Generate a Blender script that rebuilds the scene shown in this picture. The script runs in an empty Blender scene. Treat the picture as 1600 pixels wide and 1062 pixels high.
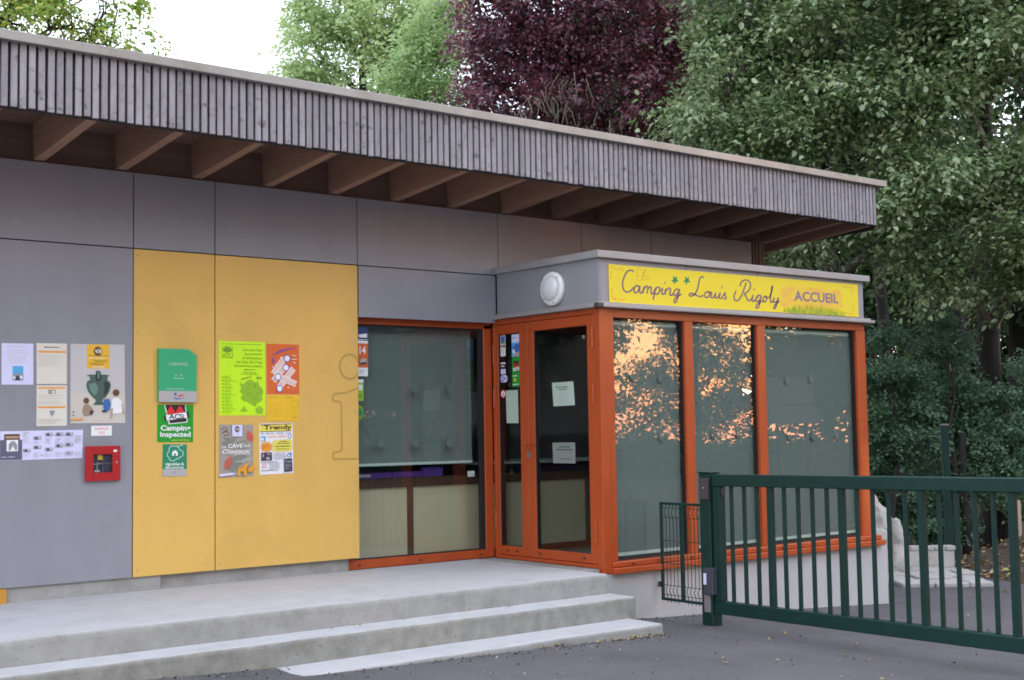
import bpy, bmesh, math, random
import numpy as np
from mathutils import Matrix, Vector

S = bpy.context.scene
COL = S.collection
R = math.radians

# ------------------------------------------------------------------ camera
cam_d = bpy.data.cameras.new('camera')
cam = bpy.data.objects.new('camera', cam_d)
COL.objects.link(cam)
yaw, pitch, roll = R(38.282), R(3.919), R(-0.940)
fv = Vector((math.sin(yaw) * math.cos(pitch), math.cos(yaw) * math.cos(pitch), math.sin(pitch)))
rv = Vector((math.cos(yaw), -math.sin(yaw), 0.0))
uv_ = rv.cross(fv)
c_, s_ = math.cos(roll), math.sin(roll)
rr, uu = c_ * rv + s_ * uv_, -s_ * rv + c_ * uv_
cam.matrix_world = Matrix(((rr.x, uu.x, -fv.x, 0.0), (rr.y, uu.y, -fv.y, -9.42), (rr.z, uu.z, -fv.z, 1.75), (0, 0, 0, 1)))
cam_d.sensor_fit = 'HORIZONTAL'
cam_d.sensor_width = 36.0
cam_d.lens = 2027.3 / 1600 * 36
cam_d.clip_start = 0.1
cam_d.clip_end = 600
S.camera = cam

# ------------------------------------------------------------------ sky, sun, exposure
SUN_AZ, SUN_EL = R(131.56), R(1.3)            # azimuth from +Y towards +X
SKY_STRENGTH, VEIL = 0.15, 0.58
w = bpy.data.worlds.new('World')
S.world = w
w.use_nodes = True
nt = w.node_tree
nt.nodes.clear()
def wn(t, **k):
    n = nt.nodes.new(t)
    for a, b in k.items():
        setattr(n, a, b)
    return n
sky = wn('ShaderNodeTexSky', sky_type='NISHITA', sun_disc=False)
sky.sun_elevation = SUN_EL
sky.sun_rotation = SUN_AZ
sky.air_density = 1.0
sky.dust_density = 1.4
sky.ozone_density = 1.0
bg1 = wn('ShaderNodeBackground')
bg1.inputs['Strength'].default_value = SKY_STRENGTH
bg2 = wn('ShaderNodeBackground')               # thin, even veil of evening cloud over the sky
bg2.inputs['Strength'].default_value = VEIL
tc = wn('ShaderNodeTexCoord')
mp = wn('ShaderNodeMapping')
mp.inputs['Scale'].default_value = (1, 1, 2.5)
nz = wn('ShaderNodeTexNoise')
nz.inputs['Scale'].default_value = 2.2
nz.inputs['Detail'].default_value = 5
rp = wn('ShaderNodeValToRGB')
rp.color_ramp.elements[0].position = 0.35
rp.color_ramp.elements[0].color = (0.74, 0.80, 1.0, 1)
rp.color_ramp.elements[1].position = 0.70
rp.color_ramp.elements[1].color = (0.94, 0.95, 1.0, 1)
add = wn('ShaderNodeAddShader')
out = wn('ShaderNodeOutputWorld')
L = nt.links.new
L(tc.outputs['Generated'], mp.inputs['Vector'])
L(mp.outputs['Vector'], nz.inputs['Vector'])
L(nz.outputs['Fac'], rp.inputs['Fac'])
L(rp.outputs['Color'], bg2.inputs['Color'])
L(sky.outputs['Color'], bg1.inputs['Color'])
L(bg1.outputs[0], add.inputs[0])
L(bg2.outputs[0], add.inputs[1])
L(add.outputs[0], out.inputs['Surface'])

sun_d = bpy.data.lights.new('sun', 'SUN')
sun_d.energy = 0.16
sun_d.angle = R(0.53)
sun_d.color = (1.0, 0.42, 0.14)
sun = bpy.data.objects.new('sun', sun_d)
COL.objects.link(sun)
to_sun = Vector((math.sin(SUN_AZ) * math.cos(SUN_EL), math.cos(SUN_AZ) * math.cos(SUN_EL), math.sin(SUN_EL)))
sun.rotation_euler = to_sun.to_track_quat('Z', 'Y').to_euler()

vs = S.view_settings
vs.view_transform = 'Standard'
vs.look = 'None'
vs.gamma = 1.0
vs.use_curve_mapping = False
vs.exposure = 2.1
S.cycles.use_denoising = True
S.cycles.filter_width = 1.75
S.cycles.max_bounces = 8
S.cycles.diffuse_bounces = 3
S.cycles.glossy_bounces = 3
S.cycles.transmission_bounces = 4
S.cycles.transparent_max_bounces = 10
S.cycles.sample_clamp_indirect = 6.0

# ------------------------------------------------------------------ materials
def mat(name, col, rough=0.6, var=0.0, scale=6.0, bump=0.0, bscale=40.0, metal=0.0, spec=0.5, obj_var=0.0,
        stretch=None, stain=None, stain_scale=1.5, stain_amt=0.5, grain=0.0):
    m = bpy.data.materials.new(name)
    m.use_nodes = True
    t = m.node_tree
    n, l = t.nodes, t.links
    b = n['Principled BSDF']
    b.inputs['Roughness'].default_value = rough
    b.inputs['Metallic'].default_value = metal
    b.inputs['Specular IOR Level'].default_value = spec
    b.inputs['Base Color'].default_value = (*col, 1)
    if not (var or bump or obj_var or stain):
        return m
    geo = n.new('ShaderNodeNewGeometry')
    mpn = n.new('ShaderNodeMapping')
    l.new(geo.outputs['Position'], mpn.inputs['Vector'])
    if stretch:
        mpn.inputs['Scale'].default_value = stretch
    src = None
    col_socket = None
    if var:
        no = n.new('ShaderNodeTexNoise')
        no.inputs['Scale'].default_value = scale
        no.inputs['Detail'].default_value = 6
        no.inputs['Roughness'].default_value = 0.62
        l.new(mpn.outputs['Vector'], no.inputs['Vector'])
        r = n.new('ShaderNodeMapRange')
        r.inputs['From Min'].default_value = 0.25
        r.inputs['From Max'].default_value = 0.75
        r.inputs['To Min'].default_value = 1 - var
        r.inputs['To Max'].default_value = 1 + var
        l.new(no.outputs['Fac'], r.inputs['Value'])
        src = r.outputs['Result']
    if obj_var:
        oi = n.new('ShaderNodeObjectInfo')
        r2 = n.new('ShaderNodeMapRange')
        r2.inputs['To Min'].default_value = 1 - obj_var
        r2.inputs['To Max'].default_value = 1 + obj_var
        l.new(oi.outputs['Random'], r2.inputs['Value'])
        if src:
            mm = n.new('ShaderNodeMath')
            mm.operation = 'MULTIPLY'
            l.new(src, mm.inputs[0])
            l.new(r2.outputs['Result'], mm.inputs[1])
            src = mm.outputs[0]
        else:
            src = r2.outputs['Result']
    if src:
        vm = n.new('ShaderNodeVectorMath')
        vm.operation = 'SCALE'
        vm.inputs[0].default_value = col
        l.new(src, vm.inputs['Scale'])
        col_socket = vm.outputs['Vector']
    if stain:
        no2 = n.new('ShaderNodeTexNoise')
        no2.inputs['Scale'].default_value = stain_scale
        no2.inputs['Detail'].default_value = 8
        no2.inputs['Roughness'].default_value = 0.7
        l.new(geo.outputs['Position'], no2.inputs['Vector'])
        r3 = n.new('ShaderNodeMapRange')
        r3.inputs['From Min'].default_value = 0.5
        r3.inputs['From Max'].default_value = 0.72
        r3.inputs['To Max'].default_value = stain_amt
        l.new(no2.outputs['Fac'], r3.inputs['Value'])
        mx = n.new('ShaderNodeMix')
        mx.data_type = 'RGBA'
        l.new(r3.outputs['Result'], mx.inputs['Factor'])
        if col_socket:
            l.new(col_socket, mx.inputs['A'])
        else:
            mx.inputs['A'].default_value = (*col, 1)
        mx.inputs['B'].default_value = (*stain, 1)
        col_socket = mx.outputs['Result']
    if col_socket:
        l.new(col_socket, b.inputs['Base Color'])
    if bump:
        nb = n.new('ShaderNodeTexNoise')
        nb.inputs['Scale'].default_value = bscale
        nb.inputs['Detail'].default_value = 6
        l.new(mpn.outputs['Vector'], nb.inputs['Vector'])
        bp = n.new('ShaderNodeBump')
        bp.inputs['Strength'].default_value = bump
        bp.inputs['Distance'].default_value = 0.01
        l.new(nb.outputs['Fac'], bp.inputs['Height'])
        l.new(bp.outputs['Normal'], b.inputs['Normal'])
    return m

def leaf_mat(name, cols, transl=0.35, rough=0.5, spec=0.35):
    m = bpy.data.materials.new(name)
    m.use_nodes = True
    t = m.node_tree
    n, l = t.nodes, t.links
    b = n['Principled BSDF']
    geo = n.new('ShaderNodeNewGeometry')
    ra = n.new('ShaderNodeValToRGB')
    els = ra.color_ramp.elements
    els[0].position, els[0].color = 0.0, (*cols[0], 1)
    els[1].position, els[1].color = 1.0, (*cols[-1], 1)
    for i, c in enumerate(cols[1:-1]):
        e = els.new((i + 1) / (len(cols) - 1))
        e.color = (*c, 1)
    l.new(geo.outputs['Random Per Island'], ra.inputs['Fac'])
    l.new(ra.outputs['Color'], b.inputs['Base Color'])
    b.inputs['Roughness'].default_value = rough
    b.inputs['Specular IOR Level'].default_value = spec
    tr = n.new('ShaderNodeBsdfTranslucent')
    sc = n.new('ShaderNodeVectorMath')
    sc.operation = 'SCALE'
    sc.inputs['Scale'].default_value = transl * 2
    l.new(ra.outputs['Color'], sc.inputs[0])
    l.new(sc.outputs['Vector'], tr.inputs['Color'])
    mx = n.new('ShaderNodeAddShader')
    l.new(b.outputs[0], mx.inputs[0])
    l.new(tr.outputs[0], mx.inputs[1])
    l.new(mx.outputs[0], n['Material Output'].inputs['Surface'])
    return m

def glass_mat(name, tint=(0.93, 0.97, 0.95), refl=1.0):
    m = bpy.data.materials.new(name)
    m.use_nodes = True
    t = m.node_tree
    n, l = t.nodes, t.links
    n.remove(n['Principled BSDF'])
    tr = n.new('ShaderNodeBsdfTransparent')
    tr.inputs['Color'].default_value = (*tint, 1)
    gl = n.new('ShaderNodeBsdfGlossy')
    gl.inputs['Roughness'].default_value = 0.0
    fr = n.new('ShaderNodeFresnel')
    fr.inputs['IOR'].default_value = 1.52
    ml = n.new('ShaderNodeMath')
    ml.operation = 'MULTIPLY'
    ml.use_clamp = True
    ml.inputs[1].default_value = refl
    mx = n.new('ShaderNodeMixShader')
    geo = n.new('ShaderNodeNewGeometry')             # the far face of the thin pane adds no second mirror image
    inv = n.new('ShaderNodeMath')
    inv.operation = 'SUBTRACT'
    inv.inputs[0].default_value = 1.0
    l.new(geo.outputs['Backfacing'], inv.inputs[1])
    m2 = n.new('ShaderNodeMath')
    m2.operation = 'MULTIPLY'
    l.new(fr.outputs[0], m2.inputs[0])
    l.new(inv.outputs[0], m2.inputs[1])
    l.new(m2.outputs[0], ml.inputs[0])
    l.new(ml.outputs[0], mx.inputs['Fac'])
    l.new(tr.outputs[0], mx.inputs[1])
    l.new(gl.outputs[0], mx.inputs[2])
    l.new(mx.outputs[0], n['Material Output'].inputs['Surface'])
    return m

M = {}
M['asphalt'] = mat('asphalt', (0.098, 0.093, 0.100), 0.9, 0.22, 1.2, 0.6, 160, stain=(0.066, 0.062, 0.064), stain_scale=0.8, stain_amt=0.8)
def speckle(m, scale, lo, hi, amount, col):
    n, l = m.node_tree.nodes, m.node_tree.links
    b = n['Principled BSDF']
    src = b.inputs['Base Color'].links[0].from_socket
    geo = n.new('ShaderNodeNewGeometry')
    no = n.new('ShaderNodeTexNoise')
    no.inputs['Scale'].default_value = scale
    no.inputs['Detail'].default_value = 3
    l.new(geo.outputs['Position'], no.inputs['Vector'])
    r = n.new('ShaderNodeMapRange')
    r.inputs['From Min'].default_value = lo
    r.inputs['From Max'].default_value = hi
    r.inputs['To Max'].default_value = amount
    l.new(no.outputs['Fac'], r.inputs['Value'])
    mx = n.new('ShaderNodeMix')
    mx.data_type = 'RGBA'
    l.new(r.outputs['Result'], mx.inputs['Factor'])
    l.new(src, mx.inputs['A'])
    mx.inputs['B'].default_value = (*col, 1)
    l.new(mx.outputs['Result'], b.inputs['Base Color'])
speckle(M['asphalt'], 55, .56, .70, .45, (.17, .165, .17))
speckle(M['asphalt'], 38, .58, .70, .5, (.045, .042, .045))
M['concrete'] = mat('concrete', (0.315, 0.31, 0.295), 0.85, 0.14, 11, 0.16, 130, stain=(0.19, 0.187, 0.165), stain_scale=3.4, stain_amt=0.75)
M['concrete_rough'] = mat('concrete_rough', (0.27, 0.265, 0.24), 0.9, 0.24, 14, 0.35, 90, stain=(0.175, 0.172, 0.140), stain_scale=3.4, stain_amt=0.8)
M['tread_skylit'] = mat('tread_skylit', (0.45, 0.45, 0.465), 0.8, 0.08, 5, 0.25, 90, stain=(0.34, 0.335, 0.325), stain_scale=3, stain_amt=0.5)  # skylight on the step tops put in as paler, bluer concrete
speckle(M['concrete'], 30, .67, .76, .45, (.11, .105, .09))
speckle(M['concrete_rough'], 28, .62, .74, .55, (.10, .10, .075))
speckle(M['tread_skylit'], 9, .60, .75, .35, (.30, .29, .27))
M['render'] = mat('render', (0.50, 0.495, 0.50), 0.9, 0.05, 3, 0.3, 120, stain=(0.36, 0.355, 0.34), stain_scale=1.7, stain_amt=0.4)
M['grey_panel'] = mat('grey_panel', (0.268, 0.272, 0.305), 0.42, 0.06, 3.5, spec=0.4, stretch=(1, 1, .12), stain=(0.225, 0.228, 0.255), stain_scale=1.3, stain_amt=.7)
M['yellow_panel'] = mat('yellow_panel', (0.70, 0.44, 0.115), 0.42, 0.05, 3.0, spec=0.35, stretch=(1, 1, .12), stain=(0.56, 0.345, 0.095), stain_scale=1.4, stain_amt=.6)
M['orange'] = mat('orange_paint', (0.41, 0.070, 0.016), 0.36, 0.10, 5, spec=0.42, stretch=(1, 1, .25), stain=(0.33, 0.062, 0.02), stain_scale=4, stain_amt=.5)
M['orange_dark'] = mat('gasket', (0.012, 0.012, 0.013), 0.6)
M['zinc'] = mat('zinc', (0.34, 0.335, 0.34), 0.5, 0.10, 3, metal=0.2, stain=(0.30, 0.28, 0.24), stain_scale=2.5, stain_amt=0.6)
M['zinc_edge'] = mat('zinc_roof_edge', (0.33, 0.325, 0.305), 0.5, 0.12, 3, metal=0.3, stain=(0.22, 0.19, 0.15), stain_scale=1.6, stain_amt=0.7)
M['batten'] = mat('weathered_larch', (0.30, 0.288, 0.308), 0.85, 0.22, 7, 0.4, 30, obj_var=0.14, stretch=(3, 3, 0.35), stain=(0.13, 0.115, 0.12), stain_scale=14, stain_amt=0.45)
speckle(M['batten'], 13, .63, .72, .75, (.085, .075, .075))
M['dark_board'] = mat('dark_board', (0.035, 0.031, 0.035), 0.9)
M['rafter'] = mat('rafter_wood', (0.36, 0.205, 0.135), 0.75, 0.16, 4, 0.15, 40, stretch=(6, 0.5, 6), obj_var=0.08)
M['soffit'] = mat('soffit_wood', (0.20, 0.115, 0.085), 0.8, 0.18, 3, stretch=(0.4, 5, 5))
M['timber'] = mat('timber_slat', (0.20, 0.13, 0.10), 0.8, 0.15, 5, obj_var=0.2)
M['ochre'] = mat('ochre_timber', (0.50, 0.25, 0.03), 0.6, 0.1, 8)
M['white_plastic'] = mat('white_plastic', (0.78, 0.78, 0.76), 0.4)
M['opal'] = mat('opal_lens', (0.66, 0.67, 0.70), 0.25)
M['gate_green'] = mat('gate_green', (0.006, 0.033, 0.028), 0.45, 0.12, 6, spec=0.28)
M['dark_grey'] = mat('dark_grey_plastic', (0.055, 0.045, 0.05), 0.55)
M['blue_grey'] = mat('blue_grey_plastic', (0.05, 0.052, 0.075), 0.5)
M['steel'] = mat('steel', (0.5, 0.5, 0.5), 0.3, metal=0.9)
M['plate'] = mat('plate_grey', (0.22, 0.19, 0.20), 0.5)
M['glass'] = glass_mat('window_glass', refl=1.9)
M['glass_door'] = glass_mat('door_glass', refl=1.2)
M['blind'] = mat('blind_fabric', (0.165, 0.19, 0.185), 0.9, 0.04, 30)
M['bar'] = mat('blind_bar', (0.55, 0.62, 0.60), 0.5)
M['int_wall'] = mat('interior_wall', (0.10, 0.105, 0.115), 0.9)
M['int_floor'] = mat('interior_floor', (0.16, 0.15, 0.15), 0.5)
M['beige'] = mat('beige_board', (0.62, 0.52, 0.36), 0.6, 0.05, 4)
M['brown'] = mat('brown_rail', (0.10, 0.045, 0.03), 0.5)
M['purple'] = mat('purple_card', (0.16, 0.06, 0.45), 0.5)
M['screw'] = mat('screw_head', (0.20, 0.20, 0.20), 0.5, metal=0.4)
M['yellow_line'] = mat('engraving', (0.26, 0.16, 0.05), 0.7)
M['red'] = mat('red_enamel', (0.40, 0.013, 0.018), 0.35, 0.04, 6)
M['black'] = mat('black', (0.012, 0.012, 0.014), 0.5)
M['whitewash'] = mat('whitewash', (0.52, 0.50, 0.47), 0.95, 0.14, 9, 1.0, 22, stain=(0.34, 0.29, 0.22), stain_scale=4.5, stain_amt=0.8)
M['slab'] = mat('pale_slab', (0.45, 0.43, 0.42), 0.9, 0.10, 7, 0.5, 40, stain=(0.36, 0.34, 0.31), stain_scale=4)
M['litter'] = mat('leaf_litter', (0.060, 0.040, 0.028), 0.95, 0.55, 9, 0.8, 30)
M['soil'] = mat('woodland_soil', (0.030, 0.030, 0.022), 0.95, 0.4, 3, 0.6, 20)
M['bark'] = mat('bark', (0.036, 0.031, 0.029), 0.95, 0.35, 5, 0.9, 18, stretch=(3, 3, 0.6))
M['bark_pale'] = mat('bark_pale', (0.16, 0.15, 0.125), 0.95, 0.35, 6, 0.7, 18, stretch=(3, 3, 0.8))
def flat(name, c, rough=0.5):
    M[name] = mat(name, c, rough, spec=0.3)
for nm, c in dict(paper=(0.80, 0.80, 0.86), paper_blue=(0.68, 0.68, 0.92), paper_cream=(0.72, 0.69, 0.61), ink=(0.05, 0.05, 0.06), ink_grey=(0.42, 0.42, 0.46), ink_pale=(0.60, 0.60, 0.68),
                  ink_tan=(0.60, 0.57, 0.50), p_orange=(0.80, 0.36, 0.08), p_pink=(0.80, 0.16, 0.24), p_sky=(0.10, 0.42, 0.75), p_dark=(0.055, 0.05, 0.085),
                  p_slate=(0.13, 0.12, 0.19), p_mid=(0.30, 0.29, 0.34), p_yel=(0.78, 0.47, 0.04), p_brown=(0.14, 0.07, 0.035), p_urn=(0.075, 0.12, 0.105), p_urn_hi=(0.14, 0.25, 0.20), p_urn_dk=(0.03, 0.05, 0.05),
                  p_skin=(0.48, 0.36, 0.27), p_tan=(0.34, 0.25, 0.17), p_jean=(0.05, 0.15, 0.40), p_poster=(0.55, 0.53, 0.53), p_floor=(0.60, 0.56, 0.50),
                  p_green=(0.045, 0.40, 0.18), p_grey=(0.44, 0.42, 0.42), p_acsi=(0.015, 0.32, 0.03), p_red=(0.70, 0.03, 0.03), p_white=(0.82, 0.84, 0.84), p_teal=(0.02, 0.25, 0.13),
                  p_lime=(0.55, 0.90, 0.02), p_limedk=(0.17, 0.34, 0.02), p_olive=(0.28, 0.52, 0.03), p_rust=(0.68, 0.14, 0.035), p_violet=(0.12, 0.09, 0.45), p_form=(0.82, 0.52, 0.03), p_formln=(0.48, 0.28, 0.02),
                  p_cave=(0.36, 0.33, 0.29), p_cavedk=(0.22, 0.24, 0.20), p_coral=(0.72, 0.12, 0.08), p_amber=(0.80, 0.33, 0.03), p_lemon=(0.76, 0.68, 0.10), p_blue=(0.05, 0.14, 0.50),
                  p_sign=(0.80, 0.64, 0.035), p_mauve=(0.20, 0.115, 0.16), p_stargreen=(0.0, 0.24, 0.10), p_squig=(0.72, 0.24, 0.03), p_patch=(0.80, 0.48, 0.08), p_patch2=(0.80, 0.56, 0.055), p_grass=(0.18, 0.34, 0.03), p_grass2=(0.34, 0.47, 0.04),
                  p_violetgrey=(0.25, 0.17, 0.25), p_glasspaper=(0.42, 0.52, 0.45), p_glasspaper2=(0.20, 0.24, 0.22), p_navy=(0.03, 0.05, 0.16)).items():
    flat(nm, c)
M['p_paleprint'] = mat('p_paleprint', (0.40, 0.58, 0.48), 0.5)

# ------------------------------------------------------------------ mesh helpers
class MB:
    """collects shapes of one object"""
    def __init__(self):
        self.v, self.f, self.mi, self.mats = [], [], [], []
    def m(self, name):
        if name not in self.mats:
            self.mats.append(name)
        return self.mats.index(name)
    def add(self, vs_, fs, mat_):
        k = len(self.v)
        self.v += [tuple(p) for p in vs_]
        i = self.m(mat_)
        for f in fs:
            self.f.append(tuple(k + a for a in f))
            self.mi.append(i)
        return self
    def box(self, a, b, mat_, ch=0.0):
        x0, x1 = sorted((a[0], b[0])); y0, y1 = sorted((a[1], b[1])); z0, z1 = sorted((a[2], b[2]))
        if ch <= 0:
            vs_ = [(x, y, z) for x in (x0, x1) for y in (y0, y1) for z in (z0, z1)]
            fs = [(0, 1, 3, 2), (4, 6, 7, 5), (0, 4, 5, 1), (2, 3, 7, 6), (0, 2, 6, 4), (1, 5, 7, 3)]
            return self.add(vs_, fs, mat_)
        ch = min(ch, (x1 - x0) * .45, (y1 - y0) * .45, (z1 - z0) * .45)
        bm = bmesh.new()
        bmesh.ops.create_cube(bm, size=1)
        for v in bm.verts:
            v.co = Vector(((x0 + x1) / 2 + v.co.x * (x1 - x0), (y0 + y1) / 2 + v.co.y * (y1 - y0), (z0 + z1) / 2 + v.co.z * (z1 - z0)))
        bmesh.ops.bevel(bm, geom=bm.edges[:], offset=ch, segments=1, affect='EDGES')
        self.bm(bm, mat_)
        return self
    def bm(self, bm, mat_):
        bm.verts.index_update()
        self.add([v.co[:] for v in bm.verts], [[v.index for v in f.verts] for f in bm.faces], mat_)
        bm.free()
    def prism(self, poly, axis, a, b, mat_):
        """poly: 2D outline, extruded along axis from a to b"""
        def pt(p, t):
            return {'x': (t, p[0], p[1]), 'y': (p[0], t, p[1]), 'z': (p[0], p[1], t)}[axis]
        n = len(poly)
        vs_ = [pt(p, a) for p in poly] + [pt(p, b) for p in poly]
        fs = [tuple(range(n)), tuple(range(2 * n - 1, n - 1, -1))] + [(i, i + n, (i + 1) % n + n, (i + 1) % n) for i in range(n)]
        return self.add(vs_, fs, mat_)
    def tube(self, pts, r, mat_, n=6, caps=True):
        pts = [Vector(p) for p in pts]
        rs = r if isinstance(r, (list, tuple)) else [r] * len(pts)
        ref = Vector((0.31, 0.17, 0.93))
        vs_, fs = [], []
        for i, p in enumerate(pts):
            d = (pts[min(i + 1, len(pts) - 1)] - pts[max(i - 1, 0)]).normalized()
            if abs(d.dot(ref)) > 0.95:
                ref = Vector((0.9, 0.3, 0.1))
            a = d.cross(ref).normalized(); b = d.cross(a)
            for k in range(n):
                t = 2 * math.pi * (k + .5) / n
                vs_.append(p + (a * math.cos(t) + b * math.sin(t)) * rs[i])
        for i in range(len(pts) - 1):
            for k in range(n):
                fs.append((i * n + k, i * n + (k + 1) % n, (i + 1) * n + (k + 1) % n, (i + 1) * n + k))
        if caps:
            fs.append(tuple(range(n - 1, -1, -1)))
            fs.append(tuple(range((len(pts) - 1) * n, len(pts) * n)))
        return self.add(vs_, fs, mat_)
    def build(self, name, parent=None, smooth=False, fixn=True):
        me = bpy.data.meshes.new(name)
        me.from_pydata(self.v, [], self.f)
        for k in self.mats:
            me.materials.append(M[k])
        if len(self.mats) > 1:
            me.polygons.foreach_set('material_index', self.mi)
        if fixn:
            bm = bmesh.new(); bm.from_mesh(me)
            bmesh.ops.recalc_face_normals(bm, faces=bm.faces[:])
            bm.to_mesh(me); bm.free()
        if smooth:
            me.polygons.foreach_set('use_smooth', [True] * len(me.polygons))
        me.update()
        return link(name, me, parent)

def link(name, data, parent=None):
    o = bpy.data.objects.new(name, data)
    COL.objects.link(o)
    if parent:
        o.parent = parent
        o.matrix_parent_inverse = parent.matrix_world.inverted()
    return o

def thing(name, label, cat, loc=(0, 0, 0), group=None):
    o = link(name, None)
    o.location = loc
    o.matrix_world = Matrix.Translation(loc)
    o.empty_display_size = 0.2
    return tag(o, label, cat, group)

def tag(o, label=None, cat=None, group=None, kind=None):
    if label: o['label'] = label
    if cat: o['category'] = cat
    if group: o['group'] = group
    if kind: o['kind'] = kind
    return o

def box(name, a, b, mat_, parent=None, ch=0.0):
    return MB().box(a, b, mat_, ch).build(name, parent, fixn=ch > 0)

def copy_tree(o, parent=None):
    c = o.copy()
    COL.objects.link(c)
    if parent: c.parent = parent
    for ch in list(o.children):
        copy_tree(ch, c)
    return c

KX = [-60, 0, 3, 4, 6, 7, 7.73, 8.41, 10.69, 11.1, 12.5, 20, 60, 200]
KZ = [.9, .40, .318, .2735, .225, .195, .141, .105, -.03, -.054, -.11, -.15, -.3, -.8]
def bank(x, y):
    """the leaf-strewn bank beyond the gate"""
    a = min(1, max(0, (x - 13.9 - 0.25 * y) / 2.6)); a = a * a * (3 - 2 * a)
    b = min(1, max(0, (1.1 - y) / 1.5)); b = b * b * (3 - 2 * b)
    return .42 * a * b
def gz(x, y=None):
    return float(np.interp(x, KX, KZ))

# ------------------------------------------------------------------ ground
xs = sorted(set([-120, -60, -30, -12, -6, -3, 30, 45, 60, 90, 130] + [i * .5 for i in range(-4, 41)] + KX[1:-1]))
ys = [-130, -80, -50, -30, -20, -14] + [-10 + .5 * i for i in range(0, 45)] + [14, 18, 24, 34, 50, 80, 130]
v = [(x, y, gz(x)) for x in xs for y in ys]
ny = len(ys)
f = [(i * ny + j, (i + 1) * ny + j, (i + 1) * ny + j + 1, i * ny + j + 1) for i in range(len(xs) - 1) for j in range(ny - 1)]
mb = MB(); mb.add(v, f, 'asphalt')
g = mb.build('ground', smooth=True, fixn=False)
tag(g, 'grey asphalt forecourt sloping down past the steps and gate', kind='structure')

def hump(name, x0, x1, y0, y1, nx, ny_, fn, mat_):
    mb = MB()
    v = []
    for i in range(nx + 1):
        for j in range(ny_ + 1):
            x = x0 + (x1 - x0) * i / nx; y = y0 + (y1 - y0) * j / ny_
            v.append((x, y, fn(x, y)))
    f = [(i * (ny_ + 1) + j, (i + 1) * (ny_ + 1) + j, (i + 1) * (ny_ + 1) + j + 1, i * (ny_ + 1) + j + 1) for i in range(nx) for j in range(ny_)]
    mb.add(v, f, mat_)
    return mb.build(name, smooth=True, fixn=False)
rnd = random.Random(5)
def bank_h(x, y):
    n = math.sin(x * 2.1 + y) * .03 + math.sin(x * .9 - y * 2.3) * .03
    return gz(x) - .03 + (bank(x, y) + n * min(1, bank(x, y) * 5)) + (0.035 if bank(x, y) > .012 else -.05)
o = hump('bank', 12.5, 30, -14, 3.2, 60, 60, bank_h, 'litter')
tag(o, 'low bank of brown leaf litter rising behind the gate', kind='structure')
def wood_h(x, y):
    return gz(x) + .02 + .5 * min(1, max(0, (y - 2.6) / 6)) + .04 * math.sin(x * 1.3) * math.sin(y * 1.7)
o = hump('woodland_floor', 11.6, 60, 2.2, 60, 40, 40, wood_h, 'soil')
tag(o, 'shaded woodland floor under the trees behind the building', kind='structure')

# ------------------------------------------------------------------ entrance steps
steps = thing('entrance_steps', 'three wide concrete steps with treads paled for skylight before the entrance door', 'steps', (3, -1.9, .3))
def profile_step(name, x0, x1, yf, yb, z0, z1, mtop, mside, rr_=.02, seed=1, wob=.004):
    """a cast step: worn, rounded nose, slightly wavy front"""
    r = random.Random(seed)
    nose = [(0, z0), (0, z1 - rr_ * 1.2), (rr_ * .12, z1 - rr_ * .5), (rr_ * .45, z1 - rr_ * .12), (rr_ * 1.2, z1)]
    n = max(2, int((x1 - x0) / .18))
    mb = MB()
    rows = []
    for i in range(n + 1):
        x = x0 + (x1 - x0) * i / n
        w_ = r.uniform(-wob, wob); h_ = r.uniform(-wob, wob) * .7
        row = [(x, yf + a + (w_ if k else 0), z + (h_ if k else 0)) for k, (a, z) in enumerate(nose)] + [(x, yb, z1)]
        rows.append(row)
    k = len(rows[0])
    for i in range(n):
        for j in range(k - 1):
            mb.add([rows[i][j], rows[i + 1][j], rows[i + 1][j + 1], rows[i][j + 1]], [(0, 1, 2, 3)], mtop if j >= 3 else mside)
    for rw, flip in ((rows[0], 0), (rows[-1], 1)):
        mb.add(rw + [(rw[0][0], yb, z0)], [tuple(range(k + 1))], mside)
    o = mb.build(name, steps, fixn=False)
    bm = bmesh.new(); bm.from_mesh(o.data)
    bmesh.ops.remove_doubles(bm, verts=bm.verts[:], dist=1e-5)
    bmesh.ops.recalc_face_normals(bm, faces=bm.faces[:])
    bm.to_mesh(o.data); bm.free()
    return o
profile_step('landing', -4, 7.04, -1.686, 0.07, -.2, .59, 'tread_skylit', 'concrete', .028, 1, .003)
profile_step('step', -4, 7.056, -1.974, -1.686, -.2, .434, 'tread_skylit', 'concrete_rough', .022, 2)
profile_step('step', 3.3, 6.975, -2.357, -1.974, -.2, .276, 'tread_skylit', 'concrete', .02, 3)
box('doorstep', (7.04, -1.36, .2), (7.24, .07, .587), 'concrete', steps)

# ------------------------------------------------------------------ the reception building
B = thing('reception_building', 'single storey grey and yellow panelled reception building with a deep slatted roof edge', 'building', (6, 0, .59))
def part(name, a, b, m, parent=B, ch=0.0):
    return box(name, a, b, m, parent, ch)
T = .012                                           # cladding panel thickness
J = .004                                           # half joint
def panel(x0, x1, z0, z1, m, label=None, y=0.0):
    o = part('panel', (x0 + J, y, z0 + J), (x1 - J, y + T, z1 - J), m, ch=.0015)
    if label: o['label'] = label
    return o
ZS, ZT, ZB = 3.157, 3.74, .693
for a, b in ((-1.45, -.14), (-.14, 1.17), (1.17, 2.48), (2.48, 3.80), (3.80, 4.465), (4.465, 5.772), (5.772, 7.287), (7.287, 8.314), (8.314, 9.263), (9.263, 10.79)):
    panel(a, b, ZS, ZT, 'grey_panel')
for a, b in ((-1.45, -.14), (-.14, 1.17), (1.17, 2.48), (2.48, 3.80)):
    panel(a, b, ZB, ZS, 'grey_panel')
panel(3.80, 4.465, ZB, ZS, 'yellow_panel', 'narrow yellow panel')
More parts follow.
